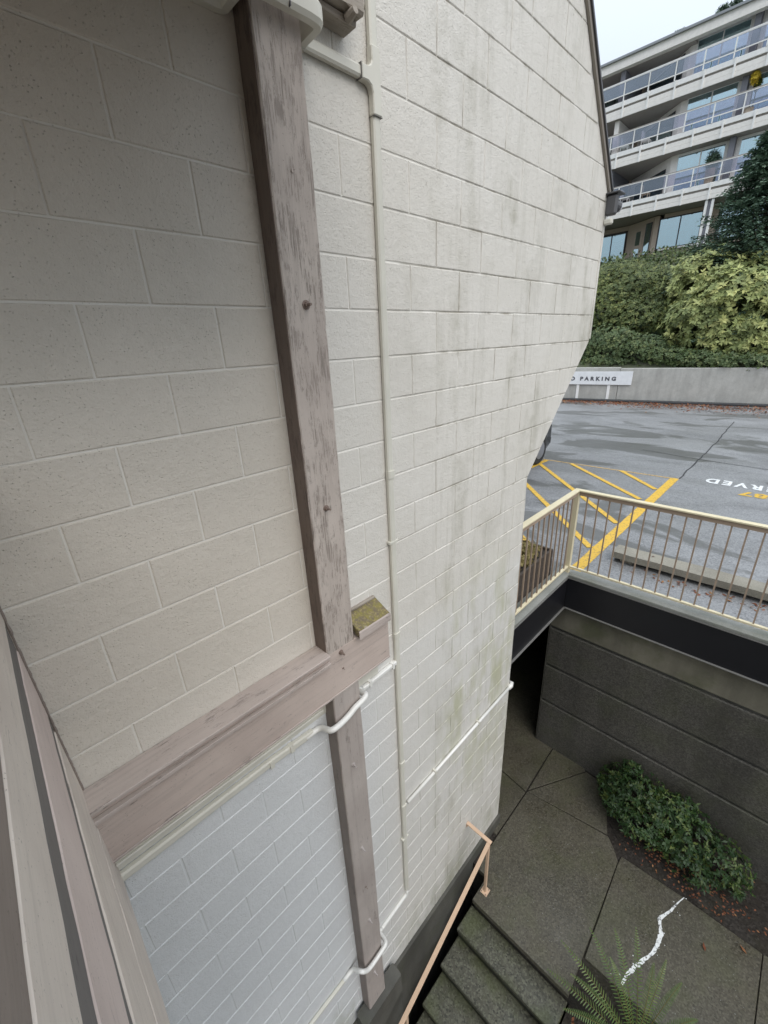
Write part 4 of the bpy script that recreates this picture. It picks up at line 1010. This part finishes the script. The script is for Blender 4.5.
# conifer
cf = empty('conifer_tree', tuple(BP(738,330,23.4)-Vector((0,0,.5))), 'dark blue green conifer with layered drooping branches at the right edge', 'tree')
c0 = Vector(cf.location); H_ = 7.0
MB().tube([c0+Vector((0,0,z)) for z in (0,1.8,3.6,5.4,6.9)], [.22,.18,.13,.07,.02], 10).build('trunk', M['bark'], cf)
Ps=[];As=[];Bs=[];Rr=[]
limb = MB()
for lv in range(34):
    z = .4+lv*.2; Lm = 3.6*(1-z/7.6)**.7; nbz = 11
    for q in range(nbz):
        az = 2*math.pi*q/nbz+lv*1.1+random.uniform(-.2,.2); L_ = Lm*random.uniform(.75,1.12); d = Vector((math.cos(az), math.sin(az), 0)); pts=[]
        for i in range(13):
            s_=i/12; pts.append(c0+Vector((0,0,z))+d*(L_*s_)+Vector((0,0,-.30*L_*s_+.22*L_*s_*s_)))
        limb.tube(pts[::3], [.03,.024,.018,.012,.006], 4)
        side = d.cross(Vector((0,0,1)))
        for i in range(2,13):
            s_=i/12; wl = .55*(1.15-s_)*(.6+.4*s_)+.12
            for sgn in (-1,1):
                dirv = (side*sgn+d*.7).normalized(); nk = 5
                for k in range(nk):
                    p = pts[i]+dirv*(wl*(k+.3)/nk)+Vector((random.uniform(-.04,.04),random.uniform(-.04,.04),random.uniform(-.05,.03)-.12*(k/nk)))
                    for _ in range(2):
                        a = (dirv+d*random.uniform(-.2,.9)+Vector((random.gauss(0,.3),random.gauss(0,.3),random.gauss(-.1,.35)))).normalized()*random.uniform(.10,.17)
                        b = a.cross(Vector((random.gauss(0,.5),random.gauss(0,.5),1))).normalized()*.026
                        Ps.append(p); As.append(a); Bs.append(b); Rr.append(min(1,.25+.5*s_*random.random()+.3*random.random()*(k/nk)+.0))
limb.build('branches', M['bark'], cf)
quad_cloud('foliage', np.array(Ps), np.array(As), np.array(Bs), M['leaf_conifer'], cf, np.array(Rr))

# ================================================================== APARTMENT BLOCK
ab = empty('apartment_block', (BUILD_X+4, 10, 4.6), 'pale four storey apartment block with stepped balconies and glass railings', 'building')
def K(y, z, X_): return (y*X_/BUILD_X, z*X_/BUILD_X)     # same line of sight, deeper plane
def bx(nm, mat, X0, X1, y0, y1, z0, z1, par=None, bev=0): return MB().box(X0,X1,y0,y1,z0,z1).build(nm, mat, par or ab, bev)
YA, YB = -9.0, 24.0
bx('wall', M['tanwall'], 39.6, 50, YA, YB, 4.0, 16.0)
# roof fascia, three lapped boards, and cap
for i in range(3):
    z1 = 15.88-.16*i; bx('fascia_board', M['siding'], 35.98-.02*i, 36.3, YA, YB, z1-.152, z1)
bx('roof', M['roofcap'], 35.85, 50.2, YA-.2, YB+.2, 15.885, 16.0)
bx('soffit', M['soffit'], 36.3, 39.6, 9.6, YB, 15.39, 15.46)
RT = [14.73, 12.05, 9.10]
def pane(X_, y0, y1, z0, z1, frame, split=True, curtain=0, par=None):
    w_ = bx('window', frame, X_, X_+.06, y0, y1, z0, z0+.07)
    bx('frame', frame, X_, X_+.06, y0, y1, z1-.07, z1, w_); bx('frame', frame, X_, X_+.06, y0, y0+.06, z0+.07, z1-.07, w_); bx('frame', frame, X_, X_+.06, y1-.06, y1, z0+.07, z1-.07, w_)
    if split: bx('mullion', frame, X_-.01, X_+.05, (y0+y1)/2-.03, (y0+y1)/2+.03, z0+.07, z1-.07, w_)
    bx('pane', M['glass'], X_+.025, X_+.032, y0+.05, y1-.05, z0+.06, z1-.06, w_)
    if curtain:
        ya = y0+.08; yb = y0+(y1-y0)*curtain; n = int((yb-ya)/.06); vs=[]
        for i in range(n+1):
            y = ya+(yb-ya)*i/n; x = X_+.14+.025*math.sin(i*1.9)
            vs += [(x,y,z0+.05),(x,y,z1-.05)]
        MB().add(vs,[(2*i,2*i+1,2*i+3,2*i+2) for i in range(n)]).build('curtain', M['curtain'], w_)
    return w_
# storeys with balconies
def floor(i, rt):
    top = 15.42 if i == 0 else RT[i-1]-1.86           # soffit above
    fl = rt-1.25
    # window bay that stands forward, just behind the rail
    XF = 36.75; s_ = XF/BUILD_X
    for (ya, yb, wy0, wy1, cu) in ((6.72,9.72,6.98,9.42,.55),(2.2,6.52,4.3,6.36,.9),(-4.0,2.0,-2.9,-.3,.4)):
        ya_, yb_, w0, w1 = ya*s_, yb*s_, wy0*s_, wy1*s_
        ztop = min(top, 15.46)*1.0+.0; zw1 = (rt+.62-(.10 if i==0 else 0)+(.2 if i==2 else 0))*s_; zw0 = (fl+.05)
        bx('bay_wall', M['siding'], XF, 39.59, ya_, w0, fl, ztop+.3 if i==0 else ztop)
        bx('bay_wall', M['siding'], XF, 39.59, w1, yb_, fl, ztop+.3 if i==0 else ztop)
        bx('bay_header', M['siding_white'], XF-.005, 39.58, w0, w1, zw1, ztop+.3 if i==0 else ztop-.001)
        bx('room', M['room'], XF+.9, XF+.95, w0, w1, zw0, zw1)
        pane(XF, w0+.001, w1-.001, zw0, zw1-.001, M['siding_white'], True, cu)
    # angled return with a narrow window, and the deep recess behind
    ang = MB(); a = (XF, 9.723*s_); b = (39.58, 11.9*39.58/BUILD_X); ang.prism([a, b, (b[0], b[1]-.1), (a[0]+.1, a[1]-.1)], 2, fl, min(top,15.38)-.002); ang.build('angled_wall', M['siding'], ab)
    d = Vector((b[0]-a[0], b[1]-a[1])); L_ = d.length; d.normalize(); nn_ = Vector((-d.y, d.x))
    if nn_.x > 0: nn_ = -nn_
    q0 = Vector(a)+d*.4+nn_*.02; q1 = Vector(a)+d*(L_-.7)+nn_*.02
    wi = MB().prism([tuple(q0), tuple(q1), tuple(q1+nn_*.03), tuple(q0+nn_*.03)], 2, fl+.3, rt+.55).build('window', M['darkframe'], ab)
    q0 += d*.07+nn_*.031; q1 -= d*.07-nn_*.031
    MB().prism([tuple(q0), tuple(q1), tuple(q1+nn_*.008), tuple(q0+nn_*.008)], 2, fl+.37, rt+.48).build('pane', M['glass'], wi)
    pane(39.50, 12.6*1.1, 14.6*1.1, fl+.1, rt+.7, M['darkframe'], True, 0)
    # party wall seen edge-on
    bx('party_wall', M['slate'] if i != 1 else M['siding'], 36.25, 39.59, 13.15*1.008, 13.15*1.008+.28, fl, min(top,15.38)-.004)
    bx('slate_pier', M['slate'], 36.35, 36.74, 6.53*s_, 6.71*s_+.1, fl, top+(.3 if i==0 else 0))
    # slab edge, gap, lapped panels hung on brackets
    bx('balcony_slab', M['siding_white'], 36.0, 39.58, YA, YB, rt-1.25, rt-1.0)
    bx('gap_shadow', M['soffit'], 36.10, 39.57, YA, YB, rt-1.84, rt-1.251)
    for k in range(2): bx('panel_board', M['siding'], 36.0-.015*k, 36.05, YA, YB, rt-1.60-.24*k, rt-1.375-.24*k)
    y = -7.9
    while y < 22:
        bx('bracket', M['siding_white'], 35.93, 36.0, y-.45, y-.36, rt-1.87, rt-1.0); y += 1.425
floor(0, RT[0]); floor(1, RT[1]); floor(2, RT[2])
# railings
for i, rt in enumerate(RT):
    bx('top_rail', M['siding_white'] if i == 0 else M['soffit'], 35.96, 36.02, YA, YB, rt-.03, rt+.02)
    bx('cap_rail', M['siding_white'], 35.965, 36.015, YA, YB, rt-.075, rt-.031)
    bx('mid_rail', M['siding_white'], 35.97, 36.01, YA, YB, rt-.74, rt-.69)
    y0 = {0:13.11-1.4*15, 1:13.55-1.4*15, 2:12.62-1.4*15}[i]
    post = None; pa = None
    for k in range(24):
        y = y0+1.4*k
        if y < YA or y > YB-1.5: continue
        if post is None:
            post = bx('rail_post', M['siding_white'], 35.972, 36.008, y-.03, y+.03, rt-.999, rt-.076); pa = bx('glass_panel', M['glass_rail'], 35.986, 35.994, y+.05, y+1.35, rt-.68, rt-.09); yp = y
        else:
            for src in (post, pa):
                c = src.copy(); COL.objects.link(c); c.location = (0, y-yp, 0)
# ground storey
bx('ground_wall', M['tanwall'], 37.6, 39.59, -9, 10.05, 4.0, 4.95*37.6/36)
bx('ground_wall', M['tanwall'], 39.0, 39.58, 10.06, YB, 4.0, 5.0)
bx('ground_header', M['tanwall'], 37.62, 39.59, -9, 10.0, 6.72*37.6/36, 7.235)
bx('ground_header', M['tanwall'], 39.0, 39.59, 10.01, YB, 6.4*39/36, 7.23)
bx('sill', M['siding_white'], 37.4, 37.6, 7.4*1.044, 10.02, 4.86*1.044, 4.95*1.044)
pane(37.62, 7.46*1.044, 9.82*1.044, 4.96*1.044, 6.72*1.044, M['darkframe'], True, .12)
pane(37.62, 4.3*1.044, 6.65*1.044, 4.96*1.044, 6.75*1.044, M['darkframe'], False, 0)
bx('room', M['room'], 38.8, 38.9, 3, 10, 4.9, 7.1)
bx('pier', M['tanwall'], 37.58, 38.0, 9.83*1.044, 10.12*1.044, 4.9, 7.2); bx('pier', M['tanwall'], 37.58, 38.0, 6.66*1.044, 7.45*1.044, 4.9, 7.2)
pane(38.9, 11.75*1.08, 13.6*1.08, 4.6*1.08, 6.35*1.08, M['darkframe'], True, .5)
# angled entrance with door and sidelight
d0 = Vector((37.7, 10.15*1.047)); d1 = Vector((38.95, 11.66*1.082)); d = (d1-d0); L_ = d.length; d.normalize(); nn_ = Vector((-d.y,d.x)); nn_ = -nn_ if nn_.x > 0 else nn_
MB().prism([tuple(d0), tuple(d1), tuple(d1-nn_*.1), tuple(d0-nn_*.1)], 2, 4.6, 7.22).build('entrance_wall', M['tanwall'], ab)
def onw(a_, b_, z0, z1, off, th, nm, mat, par=None):
    p = d0+d*a_+nn_*off; q = d0+d*b_+nn_*off; return MB().prism([tuple(p),tuple(q),tuple(q+nn_*th),tuple(p+nn_*th)],2,z0,z1).build(nm,mat,par or ab)
sw = onw(.08,.62,5.0,6.95,.003,.03,'window',M['darkframe']); onw(.14,.56,5.06,6.89,.034,.006,'pane',M['glass'],sw)
dr_ = onw(.8,1.62,4.75,6.8,.003,.04,'door',M['tanwall']); onw(1.0,1.42,5.75,6.6,.044,.006,'pane',M['glass'],dr_); onw(1.0,1.42,5.0,5.55,.044,.006,'pane',M['glass'],dr_)
for y in (7.10, 7.42): bx('column', M['siding_white'], 36.05, 36.2, y-.06, y+.07, 4.3, 7.23)
bx('column_channel', M['slate'], 36.12, 36.19, 7.172, 7.358, 4.3, 7.23)
# roof planting
for (px, py, lab) in ((681,28,'small round green tuft on the roof edge, left of the taller plants'),(724,4,'slender spiky plant on the roof edge of the apartment block'),(737,-2,'second spiky roof plant nearer the right edge of the photo')):
    p = BP(px,py,36.4); e = empty('roof_plant', (p.x,p.y,16.0), lab, 'plant'); P,N = blob_points([(p.x,p.y,16.10+(0 if px<700 else .12),.15,.3,.10 if px<700 else .28)], 260, .9); P,A,B_,Rn = rosettes(P,N+np.array([0,0,.8]),3,.16,.02,0); quad_cloud('foliage',P,A,B_,M['leaf_conifer'],e,Rn)
    MB().box(p.x-.15,p.x+.15,p.y-.2,p.y+.2,16.001,16.1).build('pot', M['slate'], e)
# hanging basket with yellow flowers, patio things seen through the balustrades
p = BP(756,75,36.3); fb = empty('flowering_plant', (p.x,p.y,10.8), 'bright yellow shrub in a pot on the middle balcony at the right', 'potted plant')
P,N = blob_points([(p.x,p.y,p.z-.1,.2,.2,.32)], 420, .8); P,A,B_,Rn = rosettes(P,N,4,.09,.03); quad_cloud('foliage',P,A,B_,M['leaf_yellow'],fb,Rn)
MB().tube([(p.x,p.y,10.81),(p.x,p.y,11.3)],[.18,.24],12).build('pot', M['tanwall'], fb); MB().tube([(p.x,p.y,11.3),(p.x,p.y,p.z)],[.03,.02],6).build('stem', M['bark'], fb)
p = BP(712,163,36.5); fb = empty('potted_plant', (p.x,p.y,7.86), 'spiky dark potted plant on the lowest balcony in front of the window', 'potted plant')
P,N = blob_points([(p.x,p.y,9.3,.2,.3,.5)], 260, .9); P,A,B_,Rn = rosettes(P,N+np.array([0,0,1]),4,.22,.02,0); quad_cloud('foliage',P,A,B_,M['leaf_conifer'],fb,Rn)
MB().tube([(p.x,p.y,7.86),(p.x,p.y,8.9)],[.2,.27],12).build('pot', M['tanwall'], fb)
def chair(px, fl, lab, mat):
    p = BP(px, 150, 36.9); e = empty('patio_chair', (p.x,p.y,fl), lab, 'chair')
    y = p.y; x = p.x
    MB().box(x-.25,x+.25,y-.25,y+.25,fl+.40,fl+.45).build('seat', mat, e, .01); MB().box(x-.25,x+.25,y+.20,y+.26,fl+.47,fl+.95).build('backrest', mat, e, .01)
    for a_,b_ in ((-.22,-.22),(.22,-.22),(-.22,.22),(.22,.22)): MB().box(x+a_-.02,x+a_+.02,y+b_-.02,y+b_+.02,fl+.001,fl+.40).build('leg', mat, e)
chair(625, 11.055, 'pale patio chair on the middle balcony at its left end', M['curtain']); chair(645, 11.055, 'pale patio chair on the middle balcony behind the second rail post', M['siding_white'])
chair(632, 8.105, 'white patio chair on the lowest balcony left of the window', M['siding_white']); chair(652, 8.105, 'tan patio chair on the lowest balcony beside the window frame', M['tanwall'])

# small accuracy fix-ups: nested children keep world coordinates
bpy.context.view_layer.update()
